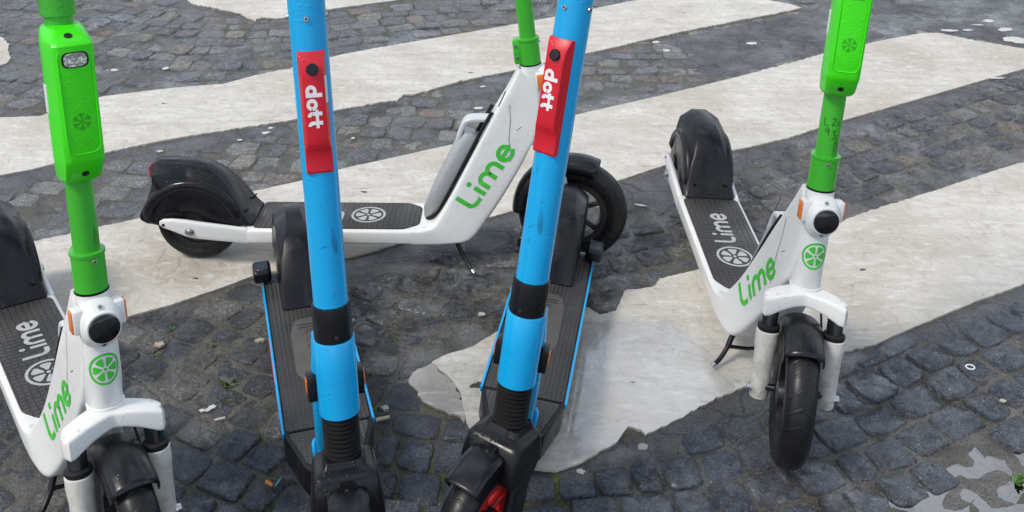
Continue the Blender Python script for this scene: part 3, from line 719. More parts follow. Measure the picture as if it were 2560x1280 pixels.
def wheel(name, parent, c, rad, tw, rim_r, spokes, rimmat, tyremat='tyre', hub=.022, solid=False):
    """wheel about the y axis at c: tyre (with tread uv), rim, spokes, hub"""
    prof = [(rim_r, -.30), (rim_r + .006, -.40), (rim_r + (rad - rim_r) * .45, -.50), (rim_r + (rad - rim_r) * .72, -.46), (rad - .006, -.34), (rad - .0015, -.18), (rad, 0.0)]
    prof += [(a, -b) for a, b in prof[-2::-1]]
    n = 64; k = len(prof); v = []; f = []; uv = []
    for i in range(n):
        a = 2 * math.pi * i / n
        for r, y in prof: v.append((c[0] + r * math.cos(a), c[1] + y * tw, c[2] + r * math.sin(a)))
    for i in range(n):
        for j in range(k - 1): f.append((i * k + j, ((i + 1) % n) * k + j, ((i + 1) % n) * k + j + 1, i * k + j + 1)); uv.append((i, j))
    root = mesh_obj(name, v, f, M[tyremat], parent, True, 60)
    lay_ = root.data.uv_layers.new(name='UVMap')
    for p, (i, j) in zip(root.data.polygons, uv):
        for li, (di, dj) in zip(p.loop_indices, ((0, 0), (1, 0), (1, 1), (0, 1))): lay_.data[li].uv = ((i + di) / n * 1.2, (j + dj) / (k - 1))
    b = B(); Y = Tr(*c) @ Rx(90)
    h = tw * .36
    b.add(*loft([[(r * math.cos(2 * math.pi * j / 48), r * math.sin(2 * math.pi * j / 48), z) for j in range(48)] for r, z in ((rim_r + .002, -h), (rim_r + .006, h), (rim_r - .012, h * .95), (rim_r - .016, 0), (rim_r - .012, -h * .95), (rim_r + .002, -h))], False), T=Y)
    if solid:
        b.add(*lathe([(rim_r - .008, -h * .8), (rim_r * .6, -h * 1.05), (.02, -h * 1.15), (.02, h * 1.15), (rim_r * .6, h * 1.05), (rim_r - .008, h * .8)], 40), T=Y)
    b.make('rim', rimmat, root)
    if not solid:
        b = B(); b.add(*lathe([(hub, -tw * .5), (hub + .003, -tw * .3), (hub + .003, tw * .3), (hub, tw * .5)], 24), T=Y); b.make('hub', M['hubmetal'], root)
        for q in range(spokes):
            a = 2 * math.pi * (q + .35) / spokes
            pts = [(hub, .5), (rim_r * .5, .4), (rim_r - .012, .42)]
            rings = []
            for r, wdt in pts:
                hw, hy = .0125 * wdt * 2, tw * .16
                d, t = Vector((math.cos(a), 0, math.sin(a))), Vector((-math.sin(a), 0, math.cos(a)))
                rings.append([Vector(c) + d * r + t * x + Vector((0, y, 0)) for x, y in sq(hw * .55, hy, 3, 12)])
            b = B(); b.add(*loft(rings)); b.make('spoke', rimmat, root)
    return root
LF = steer_frame(-.0910, .35207, 6.8693)
FR, FZ, RR = .1450, .1475, .1114
def make_lime():
    root = empty('electric_scooter', (0, 0, 0))
    def part(name, b, m, parent=root, steer=False, angle=40):
        o = b.make(name, M[m], parent, angle)
        if steer: STEER.add(o.name)
        return o
    # ---- frame: deck pan, two rear arms, neck, head tube
    b = B()
    secs = [((-.425, .1215), (-.425, .079), .0865), ((-.400, .1220), (-.385, .0785), .0860), ((-.372, .130), (-.322, .0795), .0830), ((-.354, .150), (-.268, .087), .0750), ((-.318, .212), (-.226, .137), .0600),
            ((-.266, .315), (-.174, .219), .0480), ((-.212, .420), (-.122, .318), .0390), ((-.170, .496), (-.092, .400), .0325), ((-.146, .546), (-.094, .500), .0275)]
    P_ = [[Vector(s[0]) for s in secs], [Vector(s[1]) for s in secs]]
    bk = curve([(*s[0], s[2]) for s in secs], 4); fr_ = curve([(*s[1], s[2]) for s in secs], 4)
    rings = []
    for p, q in zip(bk, fr_):
        m_ = (p + q) / 2; d = (p - q) / 2; L = Vector((d.x, 0, d.y))
        rings.append([Vector((m_.x, 0, m_.y)) + L * x + Vector((0, y * p.z, 0)) for x, y in sq(1, 1, 11.0, 36)])
    b.add(*loft(rings))
    for s in (1,):  # deck pan
        rings = []
        for x in (-.862, -.855, -.60, -.42):
            rings.append([(x, y, .1 + z) for y, z in sq(.0865 if x > -.86 else .083, .0215 if x > -.86 else .018, 8, 28)])
        b.add(*loft(rings))
    for s in (-1, 1):  # rear arms
        rings = []
        for x, z0, z1, y0, w_ in ((-.852, .078, .122, .0785, .008), (-.90, .083, .129, .0790, .0075), (-.95, .088, .136, .0795, .0075), (-.985, .092, .141, .080, .008), (-1.01, .097, .145, .080, .008), (-1.045, .113, .1475, .0795, .0075), (-1.068, .122, .146, .079, .007), (-1.078, .129, .140, .079, .004)):
            rings.append([(x, s * y0 + yy, (z0 + z1) / 2 + zz) for yy, zz in sq(w_, (z1 - z0) / 2, 4, 16)])
        b.add(*loft(rings))
    b.add(*lathe([(.0275, .0), (.029, .003), (.029, .10), (.0278, .16), (.0268, .2030)], 36), T=LF)
    frame = part('frame', b, 'white')
    bvh = BVHTree.FromPolygons([v.co for v in frame.data.vertices], [tuple(p.vertices) for p in frame.data.polygons])
    def side(x, z, k=0):
        h = bvh.ray_cast(Vector((x, -.3, z)), Vector((0, 1, 0)))
        return Vector((x, (h[0].y if h[0] else -.05) - .0007 - .00008 * k, z))
    # wordmark runs up the neck
    d = Vector((.098, .145)).normalized(); up = Vector((-d.y, d.x))
    def pl(x, y, k):
        q = Vector((-.2600, .167)) + d * (x * .0680) + up * (y * .0590); return side(q.x, q.y, k)
    lettering('wordmark', LIME, pl, M['print'], frame)
    ring_gap = part('head_seal', B().add(*lathe([(.0274, .2029), (.0274, .2050)], 32), T=LF), 'black')
    # scuffs on the neck
    for pts, wd in (([(-.168, .455), (-.166, .41), (-.170, .36), (-.164, .33), (-.165, .30)], .0012), ([(-.150, .385), (-.138, .395)], .0012), ([(-.196, .455), (-.185, .480), (-.178, .497)], .003)):
        v, f = stroke(pts, wd, .004); B().add([side(p.x, p.y) for p in v], f).make('scuff', M['scratchink'], frame, None)
    # ---- deck mat with silver print
    ol = roundpoly([(-.838, -.0755), (-.442, -.0755), (-.404, -.050), (-.404, .050), (-.442, .0755), (-.838, .0755)], .014)
    dm = part('deck_mat', B().add(*rprism(ol, .1205, .1245, .0015)), 'mat')
    def onmat(cx, cy, s): return lambda x, y, k: Vector((cx - 0 + s * x, cy + s * y, .1249 + .00006 * k))
    citrus(onmat(-.545, .000, .046)).make('emblem', M['matprint'], dm, None)
    # reads from the front of the deck towards the rear
    lettering('deck_wordmark', LIME, lambda x, y, k: Vector((-.610 - x * .050, .022 - y * .058, .1249 + .00006 * k)), M['matprint'], dm)
    # ---- battery in the back of the neck
    b = B(); rings = []
    for (x, z, hw, dp) in ((-.392, .128, .022, .014), (-.390, .150, .030, .026), (-.362, .215, .032, .034), (-.328, .285, .032, .036), (-.299, .345, .032, .036), (-.280, .370, .030, .028)):
        n_ = Vector((-.89, 0, .45)); c_ = Vector((x, 0, z)) - n_ * dp * .9
        rings.append([c_ + n_ * (dp * a) + Vector((0, hw * y, 0)) for a, y in sq(1.15, 1, 3, 20)])
    b.add(*loft(rings)); bat = part('battery', b, 'silver')
    hp = curve([(-.222, 0, .405), (-.262, 0, .405), (-.282, 0, .398), (-.294, 0, .372), (-.301, 0, .348), (-.292, 0, .336), (-.266, 0, .338), (-.240, 0, .348)], 5)
    b = B(); rings = []
    for p, (a, u) in zip(hp, frame_along(hp)): rings.append([p + a * (.006 * x) + Vector((0, .022 * y, 0)) for x, y in sq(1, 1, 5, 16)])
    b.add(*loft(rings)); part('battery_handle', b, 'handle', bat)
    b = B(); b.add(*tube(curve([(-.213, -.0285, .432), (-.242, -.0335, .378), (-.290, -.038, .282), (-.335, -.043, .192), (-.357, -.040, .152), (-.384, -.024, .128), (-.384, .024, .128), (-.357, .040, .152), (-.335, .043, .192), (-.290, .038, .282), (-.242, .0335, .378), (-.213, .0285, .432)], 5), .0052, 10))
    part('battery_gasket', b, 'black', bat)
    # ---- rear fender
    b = B()
    prof = curve([(-.838, .124), (-.856, .146), (-.892, .206), (-.930, .251), (-.972, .274), (-1.03, .280), (-1.098, .279), (-1.110, .258), (-1.108, .225), (-1.122, .180), (-1.143, .137), (-1.125, .120)], 4)
    wt = curve([(.066, 0), (.062, 0), (.049, 0), (.037, 0), (.031, 0), (.027, 0), (.025, 0), (.025, 0), (.030, 0), (.040, 0), (.050, 0), (.052, 0)], 4)
    cen = Vector((-.998, .122)); rows = []
    for p, w_ in zip(prof, wt):
        p = Vector((p.x, p.y)); hw = w_.x; row = []
        for y, k in ((-.062, .98), (-.0645, .66), (-.066, .60), (-.0665, .42), (-.064, .27), (-.054, .12)):
            yy = -max(abs(y), hw + .004 if k < .4 else 0); q = p.lerp(cen, k); row.append((q.x, yy, max(q.y, .118)))
        row += [(p.lerp(cen, .025).x, -hw - .002, p.lerp(cen, .025).y), (p.x, -hw + .004, p.y), (p.x, 0, p.y)]
        row += [(a, -y, z) for a, y, z in row[-2::-1]]; rows.append(row)
    n = len(rows[0]); v = [q for r in rows for q in r]; f = [(i * n + j, i * n + j + 1, (i + 1) * n + j + 1, (i + 1) * n + j) for i in range(len(rows) - 1) for j in range(n - 1)]
    b.add(v, f)
    for s in (-1, 1):  # moulded wheel arch on each side
        b.add(*tube([(-1.0 + .122 * math.cos(R(a)), s * .0550, .112 + .122 * math.sin(R(a))) for a in range(8, 173, 8)], [.004] + [.0125] * 19 + [.004], 12))
    fend = part('rear_fender', b, 'black', angle=34)
    b = B(); b.add(*rbox((-1.110, 0, .253), (.004, .021, .016), .002)); part('tail_light', b, 'taillight', fend)
    for s in (-1, 1): b = B(); b.add(*rbox((0, 0, 0), (.011, .0035, .002), .001), T=Tr(-.8595, s * .044, .1535) @ Ry(-58)); part('slot', b, 'hole', fend)
    rw = wheel('rear_wheel', root, (-1.0, 0, RR), RR, .070, .074, 0, M['hubmetal'], solid=True)
    for s in (-1, 1):
        b = B(); T = Tr(-1.0, s * .0875, .113) @ Rx(-90 * s); b.add(*lathe([(.0125, -.003), (.0125, .002), (.009, .003), (.009, .008), (.005, .009)], 18), T=T); part('axle_nut', b, 'metal', rw)
        b = B(); T = Tr(-1.067, s * .0862, .132) @ Rx(-90 * s); b.add(*lathe([(.004, -.002), (.004, .0009)], 14), T=T); part('arm_hole', b, 'hole', frame)
    # ---- kickstand
    b = B(); b.add(*tube(curve([(-.312, -.040, .080), (-.300, -.056, .060), (-.288, -.066, .040), (-.272, -.084, .020), (-.262, -.098, .012)], 4), [.0065] * 8 + [.0055] * 9, 10))
    b.add(*tube([(-.290, -.064, .043), (-.288, -.02, .040), (-.290, .04, .043), (-.312, .045, .078)], .0045, 8)); b.add(*rbox((-.312, 0, .077), (.022, .05, .006), .002))
    ks = part('kickstand', b, 'gloss'); b = B(); b.add(*tube([(-.263, -.096, .0135), (-.258, -.103, .0085)], [.0065, .0062], 12)); part('foot', b, 'metal', ks)
    # ---- head light housing on the head tube (does not turn)
    b = B(); rings = []
    for o_, hw, hh in ((.018, .033, .044), (.030, .034, .043), (.038, .032, .038), (.046, .027, .029), (.053, .0262, .0265)):
        rings.append([LF @ Vector((o_, .0005 + y, .155 + z)) for y, z in sq(hw, hh, 2.3, 28)])
    b.add(*loft(rings))
    for s in (-1, 1): b.add(*[[LF @ Vector(q) for q in rbox((.022, s * .031, .166), (.013, .010, .021), .004)[0]], rbox((0, 0, 0), (.013, .010, .021), .004)[1]])
    hl = part('headlamp_housing', b, 'white')
    b = B(); b.add(*lathe([(.0245, 0), (.0245, .003), (.022, .0042), (.0, .0046)], 32), T=LF @ Tr(.0525, .0005, .155) @ Ry(90)); part('lens', b, 'lens', hl)
    for s in (-1, 1):
        b = B(); v, f = rbox((.022, s * .0415, .166), (.0095, .0022, .0185), .0015); b.add([LF @ Vector(q) for q in v], f); part('side_reflector', b, 'amber', hl)
    for z in (.1885, .1225): screw('screw', hl, LF @ Tr(.042 if z > .15 else .040, 0, z) @ Ry(90 + (25 if z < .15 else -25)), .0042)
    # citrus emblem wraps round the head tube
    def onhead(x, y, k):
        a = x * .0265 / .029; return LF @ Vector((.0297 * math.cos(a), .0297 * math.sin(a), .071 + y * .0285))
    citrus(onhead).make('head_emblem', M['print'], frame, None)
    # ---- stem, clamps, control box (turn with the bars)
    b = B(); b.add(*lathe([(.0208, .24), (.0208, .70)], 32), T=LF); b.add(*lathe([(.0225, .69), (.0225, .80)], 32), T=LF); stem = part('stem', b, 'green', steer=True)
    def clamp(s0, s1, r):
        b = B(); b.add(*lathe([(r - .001, s0), (r, s0 + .001), (r, s1 - .007), (r + .0018, s1 - .006), (r + .0018, s1 - .001), (r - .002, s1)], 36), T=LF)
        v, f = rbox((-.028, 0, (s0 + s1) / 2), (.011, .018, (s1 - s0) / 2 - .002), .005); b.add([LF @ Vector(q) for q in v], f)
        o = part('stem_clamp', b, 'green', steer=True)
        screw('screw', o, LF @ Tr(r - .0005, .004, s1 - .014) @ Ry(90), .0042)
        for z in (.3, .75): screw('screw', o, LF @ Tr(-.031, -.0175, s0 + (s1 - s0) * z) @ Rx(90), .004)
    clamp(.2055, .2745, .0262); clamp(.660, .72, .0262)
    b = B()
    def boxring(s, o0, o1, hw, nose):
        # back corners wide, front face narrower
        pts = [(o0, -hw * .80), (o0 + (o1 - o0) * .25, -hw), (o0 + (o1 - o0) * .60, -hw), (o1 - .006, -nose - .003), (o1 - .0015, -nose + .002), (o1, -nose + .006)]
        pts += [(o1, 0)] + [(a, -y) for a, y in pts[::-1]]
        return [LF @ Vector((o, y, s)) for o, y in pts]
    rings = [boxring(s, *q) for s, q in ((.403, (-.012, .040, .029, .020)), (.408, (-.014, .047, .0315, .023)), (.440, (-.015, .0680, .0335, .0255)), (.447, (-.015, .0705, .0335, .0258)), (.500, (-.015, .0715, .0335, .0258)), (.545, (-.015, .0715, .0335, .0258)), (.612, (-.015, .0735, .0335, .0262)), (.624, (-.015, .0735, .0335, .0262)), (.629, (-.014, .070, .033, .025)), (.643, (-.012, .045, .030, .021)), (.647, (-.010, .035, .027, .018)))]
    b.add(*loft(rings)); box = part('control_box', b, 'greenbox', steer=True, angle=28)
    # raised rim of the front face (frame round a shallow channel)
    rim = roundpoly([(-.0235, .456), (.0235, .456), (.0245, .620), (-.0245, .620)], .014, 5)
    b = B(); pts = [LF @ Vector((.0722 if s > .6 else .0706 + .0010 * (s > .46), y, s)) for y, s in rim]; pts.append(pts[0]); b.add(*tube(pts, .0013, 8)); part('face_rim', b, 'greenbox', box)
    ol = roundpoly([(-.0195, .591), (.0195, .591), (.0195, .615), (-.0195, .615)], .0115, 6)
    for nm, mm, o_, sc_ in (('lamp_bezel', 'lens', .0738, 1.0), ('lamp', 'lamp', .0745, .84)):
        v = [LF @ Vector((o_, y * sc_, .603 + (s - .603) * sc_)) for y, s in ol]; v2 = [LF @ Vector((o_ - .004, y * sc_, .603 + (s - .603) * sc_)) for y, s in ol]; n = len(ol)
        b = B(); b.add(v + v2, [tuple(range(n))] + [(i, (i + 1) % n, n + (i + 1) % n, n + i) for i in range(n)]); part(nm, b, mm, box, angle=30)
    b = B()
    for r, k in ((0, 1), (.0028, 6), (.0052, 12), (.0076, 18), (.0100, 24), (.0123, 30)):
        for j in range(k):
            a = 2 * math.pi * j / k; y, s = r * math.cos(a), .507 + r * math.sin(a)
            if r > .003 and (j * 6 % k) < 6 * .35: continue
            b.add(*lathe([(.00075, 0), (.00075, .0004)], 6), T=LF @ Tr(.0717, y, s) @ Ry(90))
    part('speaker_holes', b, 'hole', box)
    b = B(); b.add(*lathe([(.0055, 0), (.0055, .0010), (.003, .0012)], 16), T=LF @ Tr(.0548, 0, .4195) @ Ry(124)); part('lower_screw', b, 'hole', box)
    b = B(); b.add(*lathe([(.006, 0), (.006, .0010)], 16), T=LF @ Tr(.0565, -.002, .6365) @ Ry(28)); part('upper_screw', b, 'hole', box)
    b = B(); v, f = rbox((.012, -.0338, .535), (.008, .0006, .022), .0003, 1); b.add([LF @ Vector(q) for q in v], f); part('sticker', b, 'sticker', box)
    # handlebar, above the picture
    b = B(); hb = curve([(-.015, -.25, .80), (.0, -.12, .803), (.004, 0, .803), (.0, .12, .803), (-.015, .25, .80)], 5); b.add(*tube([LF @ q for q in hb], .0155, 14)); v, f = rbox((.004, 0, .80), (.03, .045, .022), .008); b.add([LF @ Vector(q) for q in v], f)
    bar = part('handlebar', b, 'green', steer=True)
    for s in (-1, 1): b = B(); b.add(*tube([LF @ Vector((-.006, s * .15, .802)), LF @ Vector((-.016, s * .27, .80))], .0185, 16)); part('grip', b, 'rubber', bar)
    # ---- fork
    b = B(); rings = []
    for i in range(25):
        t = -1 + 2 * i / 24; a = abs(t); y = t * .0815
        top = -.006 - .014 * a ** 2.2; bot = -.036 - .022 * min(1, a / .8) ** 2.0
        if a > .96: top -= .006; bot += .004
        hw = .027 - .004 * a ** 2
        if a > .9: hw *= math.sqrt(max(.1, 1 - ((a - .9) / .1) ** 2 * .75))
        c_ = .012 + .027 * a
        rings.append([LF @ Vector((c_ + o_, y, (top + bot) / 2 + z)) for o_, z in sq(hw, (top - bot) / 2, 7, 28)])
    b.add(*loft(rings)); b.add(*lathe([(.031, -.010), (.031, -.001), (.027, .0)], 30), T=LF)
    crown = part('fork_crown', b, 'white', steer=True)
    for s in (-1, 1): b = B(); b.add(*lathe([(.0155, 0), (.0155, .0012), (.0145, .0018)], 24), T=LF @ Tr(.0365, s * .064, -.0162) @ Rx(-10 * s)); part('leg_cap', b, 'white', crown)
    for s in (-1, 1):
        def lp(sv): return Vector((.040 + (-.05 - sv) * .075, s * (.0625 + (-.05 - sv) * .012), sv))
        b = B(); b.add(*tube([LF @ lp(-.045), LF @ lp(-.092)], .0158, 20)); leg = part('stanchion', b, 'darkmetal', steer=True)
        b = B(); b.add(*tube([LF @ lp(-.079), LF @ lp(-.082), LF @ lp(-.088), LF @ lp(-.0915)], [.0185, .0222, .0222, .0205], 20)); part('dust_seal', b, 'rubber', leg)
        b = B(); b.add(*tube([LF @ lp(q) for q in (-.0915, -.093, -.115, -.135, -.20, -.222, -.236, -.243)], [.0212, .0232, .0235, .0212, .0198, .0200, .0180, .009], 20)); low = part('fork_leg', b, 'whitelow', steer=True)
        b = B(); b.add(*tube([LF @ Vector((.0665, s * .036, -.207)), LF @ Vector((.0600, s * .062, -.209))], .0075, 14)); part('dropout', b, 'black', low)
        b = B(); q = LF @ (lp(-.216) + Vector((.004, s * .0185, 0))); b.add(*lathe([(.010, -.004), (.010, .001), (.0075, .002), (.0075, .007), (.004, .008)], 16), T=Tr(*q) @ Rx(-90 * s)); part('axle_bolt', b, 'metal', low)
    fw = wheel('front_wheel', root, (0, 0, FZ), FR, .062, .088, 6, M['hubmetal']); STEER.add(fw.name)
    b = B(); rows = []
    for i in range(29):
        a = R(64 + 116 * i / 28); e = min(1.0, (28 - i) / 3 + .3, i / 2 + .55)
        row = []
        for j in range(13):
            t = R(-90 + 15 * j); rr = FR - .014 + .030 * max(0, math.cos(t)) ** .75
            yy = .0395 * math.sin(t)
            if abs(math.sin(t)) > .99: rr = FR - .024
            row.append((rr * math.cos(a), yy, FZ + rr * math.sin(a)))
        rows.append(row)
    n = 13; b.add([q for r in rows for q in r], [(i * n + j, i * n + j + 1, (i + 1) * n + j + 1, (i + 1) * n + j) for i in range(28) for j in range(n - 1)])
    ff = part('front_fender', b, 'gloss', steer=True)
    sm = ff.modifiers.new('thickness', 'SOLIDIFY'); sm.thickness = .003; sm.offset = -1
    b = B(); b.add(*tube(curve([LF @ Vector((.020, .030, -.02)), LF @ Vector((.035, .036, -.06)), LF @ Vector((.05, .043, -.12)), LF @ Vector((.058, .046, -.19))], 5), .0022, 8)); part('brake_cable', b, 'rubber', steer=True)
    sm = fend.modifiers.new('thickness', 'SOLIDIFY'); sm.thickness = .003; sm.offset = -1
    return root
lime = make_lime()
POSE = [('D', .5689, 1.6497, -87.9954, -3.8995, -13.2145, 'white and green electric scooter at right with marker writing on its stem'),
        ('C', .1624, 2.3805, -.6117, -3.6314, -6.441, 'white and green electric scooter seen from its side behind the blue scooters'),
        ('A', -.6511, 1.2971, -53.7248, -4.2742, -.2, 'white and green electric scooter cut off by the left picture edge')]
LIMES = {}
for i, (k, x, y, yaw, lean, st, lab) in enumerate(POSE):
    o = lime if i == 0 else copy_tree(lime)
    LIMES[k] = (o, x, y, yaw, lean, st, lab)
for k, (o, x, y, yaw, lean, st, lab) in LIMES.items():
    o.location = (x, y, 0); o.rotation_euler = (R(lean), 0, R(yaw)); apply_steer(o, LF, st)
    tag(o, lab, 'scooter', 'green and white scooters')
# marker writing on the stem of the right-hand one
WR = [[(-.012, .352), (-.012, .338), (-.004, .338)], [(.001, .350), (.005, .353), (.008, .349), (.002, .339), (.009, .340)], [(.0165, .347), (.0135, .345), (.0135, .340), (.0165, .339)],
      [(-.002, .330), (-.006, .333), (-.009, .328), (-.005, .324), (-.002, .330), (-.002, .318)], [(.005, .327), (.010, .328), (.007, .322), (.012, .318), (.008, .312), (.004, .312)]]
bb = B()
for s in WR:
    v, f = stroke([(q.x, q.y) for q in curve([(a, c, 0) for a, c in s], 4)], .0013, .002)
    bb.add([LF @ Vector((.0213 * math.cos(q.x / .0208 - .1), .0213 * math.sin(q.x / .0208 - .1), q.y)) for q in v], f)
od = LIMES['D'][0]; st_ = [c for c in od.children if c.name.startswith('stem') and 'clamp' not in c.name][0]
bb.make('marker_writing', M['ink'], st_, None)

# ================================================================ BLUE SCOOTERS
DF = steer_frame(-.0816, .33, 8.3727)
def make_blue():
    root = empty('electric_scooter', (0, 0, 0))
    def part(name, b, m, parent=root, steer=False, angle=40):
        o = b.make(name, M[m], parent, angle)
        if steer: STEER.add(o.name)
        return o
    # ---- deck body
    ol = roundpoly([(-.900, -.075), (-.860, -.087), (-.326, -.087), (-.225, -.056), (-.205, -.040), (-.205, .040), (-.225, .056), (-.326, .087), (-.860, .087), (-.900, .075)], .012)
    b = B(); b.add(*rprism(ol, .062, .124, .004)); deck = part('deck', b, 'black')
    mo = roundpoly([(-.850, -.081), (-.329, -.081), (-.329, .081), (-.850, .081)], .006)
    mat_ = part('deck_mat', B().add(*rprism(mo, .122, .1275, .0012)), 'dmat', deck)
    mo = roundpoly([(-.3225, -.078), (-.232, -.050), (-.225, -.030), (-.225, .030), (-.232, .050), (-.3225, .078)], .008)
    part('front_mat', B().add(*rprism(mo, .122, .1272, .0012)), 'dmat', deck)
    mo = roundpoly([(-.690, -.030), (-.645, -.042), (-.50, -.044), (-.47, -.03), (-.47, .03), (-.50, .044), (-.645, .042), (-.690, .030)], .02)
    part('worn_patch', B().add(*rprism(mo, .1272, .1281, .0004)), 'dmat2', deck)
    for q, x in enumerate((-.665, -.655)): part('patch_line', B().add(*rbox((x, 0, .1283), (.0012, .026, .0003), .0002, 1)), 'hole', deck)
    bb_ = B()
    for k in range(6): v, f = stroke(arc(-.635 + .026 * k, 0, .009, 60, 300, 10), .0016, .003); bb_.add([(p.x, p.y, .1284) for p in v], f)
    bb_.make('patch_pattern', M['hole'], deck, None)
    for s in (-1, 1):
        b = B(); b.add(*rbox((-.588, s * .0872, .1195), (.262, .0026, .0068), .0015)); part('edge_strip', b, 'blue', deck)
        b = B(); v, f = rbox((-.872, s * .086, .149), (.028, .021, .017), .009, 3); b.add(v, f); br = part('rear_footrest', b, 'gloss')
        b = B(); b.add(*rbox((-.872, s * .086, .1662), (.018, .014, .0008), .0004, 1)); part('reflector', b, 'darkmetal', br)
    # ---- rear wheel and fender
    rw = wheel('rear_wheel', root, (-.925, 0, .115), .115, .060, .075, 0, M['hubmetal'], solid=True)
    b = B(); prof = curve([(-.728, .127), (-.742, .148), (-.776, .198), (-.820, .243), (-.868, .268), (-.925, .276), (-.985, .262), (-1.03, .226), (-1.055, .18)], 4)
    wt = curve([(.048, 0), (.047, 0), (.042, 0), (.034, 0), (.026, 0), (.021, 0), (.020, 0), (.020, 0), (.020, 0)], 4); rows = []; cen = Vector((-.905, .115))
    for p, w_ in zip(prof, wt):
        p = Vector((p.x, p.y)); row = []
        for y, k in ((-.052, .70), (-.052, .45), (-.050, .28), (-.046, .13)):
            q = p.lerp(cen, k); row.append((q.x, -max(-y, w_.x + .004), max(q.y, .118)))
        row += [(p.lerp(cen, .03).x, -w_.x - .003, p.lerp(cen, .03).y), (p.x, -w_.x + .004, p.y), (p.x, 0, p.y)]
        row += [(a, -y, z) for a, y, z in row[-2::-1]]; rows.append(row)
    n = len(rows[0]); b.add([q for r in rows for q in r], [(i * n + j, i * n + j + 1, (i + 1) * n + j + 1, (i + 1) * n + j) for i in range(len(rows) - 1) for j in range(n - 1)])
    fend = part('rear_fender', b, 'black', angle=34); sm = fend.modifiers.new('thickness', 'SOLIDIFY'); sm.thickness = .003; sm.offset = -1
    # ---- neck behind the steering sleeve
    b = B(); rings = []
    for x, z, hx, hy in ((-.262, .118, .040, .030), (-.250, .140, .038, .031), (-.215, .205, .030, .034), (-.172, .30, .026, .037), (-.148, .40, .020, .037), (-.136, .480, .016, .033), (-.132, .492, .010, .026)):
        rings.append([(x + a, c_, z) for a, c_ in sq(hx, hy, 4, 20)])
    b.add(*loft(rings)); neck = part('neck', b, 'blue')
    for s in (-1, 1):
        b = B(); b.add(*tube(curve([(-.255, s * .033, .160), (-.238, s * .037, .165), (-.228, s * .036, .145), (-.232, s * .034, .128), (-.25, s * .033, .128)], 4), .004, 8)); part('hinge_loop', b, 'blue', neck)
        b = B(); v, f = rbox((-.040, s * .0385, .060), (.016, .0085, .022), .003); b.add([DF @ Vector(q) for q in v], f); bl = part('reflector_block', b, 'black', neck)
        b = B(); v, f = rbox((-.040, s * .0478, .062), (.009, .0014, .012), .001); b.add([DF @ Vector(q) for q in v], f); part('side_reflector', b, 'amber', bl)
    # kickstand, folded up under the deck
    b = B(); b.add(*tube(curve([(-.40, -.03, .058), (-.44, -.045, .054), (-.56, -.05, .054)], 5), .0060, 10)); part('kickstand', b, 'gloss')
    # ---- head sleeve, collar, bellows
    b = B(); b.add(*lathe([(.0315, .030), (.0332, .031), (.0335, .10), (.0338, .163), (.0325, .1655), (.030, .166)], 40), T=DF); part('head_sleeve', b, 'blue')
    b = B(); b.add(*lathe([(.0310, .160), (.0314, .166), (.0314, .222), (.0302, .2262), (.027, .2268)], 40), T=DF); col = part('collar', b, 'black', steer=True)
    screw('screw', col, DF @ Tr(.0312, .004, .178) @ Ry(90), .0035, 'darkmetal')
    prof = []
    for k in range(10):
        z = .032 - k * .0083; prof += [(.0305, z), (.0305, z - .0035), (.0265, z - .0048), (.0265, z - .007)]
    b = B(); b.add(*lathe(prof, 36), T=DF); part('bellows', b, 'rubber', angle=50)
    # ---- stem
    b = B(); b.add(*lathe([(.0277, .215), (.0277, .86)], 40), T=DF); stem = part('stem', b, 'blue', steer=True)
    for a in (-95, -5, 85): screw('screw', stem, DF @ Matrix.Rotation(R(a), 4, 'Z') @ Tr(.0274, 0, .693) @ Ry(90), .0042)
    b = B(); b.add(*tube([DF @ Vector((0, y, .86)) for y in (-.23, -.1, .1, .23)], .016, 14)); v, f = rbox((0, 0, .86), (.032, .05, .026), .01); b.add([DF @ Vector(q) for q in v], f); bar = part('handlebar', b, 'black', steer=True)
    for s in (-1, 1): b = B(); b.add(*tube([DF @ Vector((0, s * .13, .86)), DF @ Vector((-.006, s * .26, .86))], .0185, 16)); part('grip', b, 'rubber', bar)
    # ---- red badge panel on the stem: a sloping head, flat field, thumb scoop
    b = B(); rings = []
    sec = ((.4545, .0285, .019), (.4575, .0305, .0200), (.470, .0305, .0200), (.484, .0310, .0198), (.492, .0335, .0190), (.500, .0375, .0172), (.510, .0392, .0160), (.560, .0394, .0158), (.606, .0394, .0158), (.622, .0390, .0162), (.634, .0345, .0185), (.6405, .0312, .0198), (.6440, .0295, .0196))
    for s, o1, nose in sec:
        pts = [(.0165, -.0208), (.0262, -.0202), (o1 - .0012, -nose), (o1, -nose + .003), (o1, 0)]
        pts += [(o, -y) for o, y in pts[-2::-1]]
        rings.append([DF @ Vector((o, y, s)) for o, y in pts])
    b.add(*loft(rings)); pan = part('badge_panel', b, 'red', steer=True, angle=32)
    lettering('wordmark', DOTT, lambda x, y, k: DF @ Vector((.0397 + .00008 * k, -.0125 + y * .0240, .596 - x * .0268)), M['wtext'], pan)
    b = B(); b.add(*lathe([(.0092, 0), (.0092, .0035), (.0082, .0050), (.0, .0056)], 24), T=DF @ Tr(.0385, 0, .619) @ Ry(80)); part('button', b, 'gloss', pan)
    # ---- fork: squared crown, two blades, wheel, fender
    b = B(); rings = []
    for s, hx, hy, o in ((-.048, .028, .031, .0), (-.058, .031, .036, .002), (-.0625, .038, .048, .006), (-.070, .043, .053, .010), (-.092, .046, .056, .012), (-.115, .044, .058, .016), (-.135, .036, .057, .020)):
        rings.append([DF @ Vector((o + a, y, s)) for a, y in sq(hx, hy, 9, 36)])
    b.add(*loft(rings)); crown = part('fork_crown', b, 'black', steer=True)
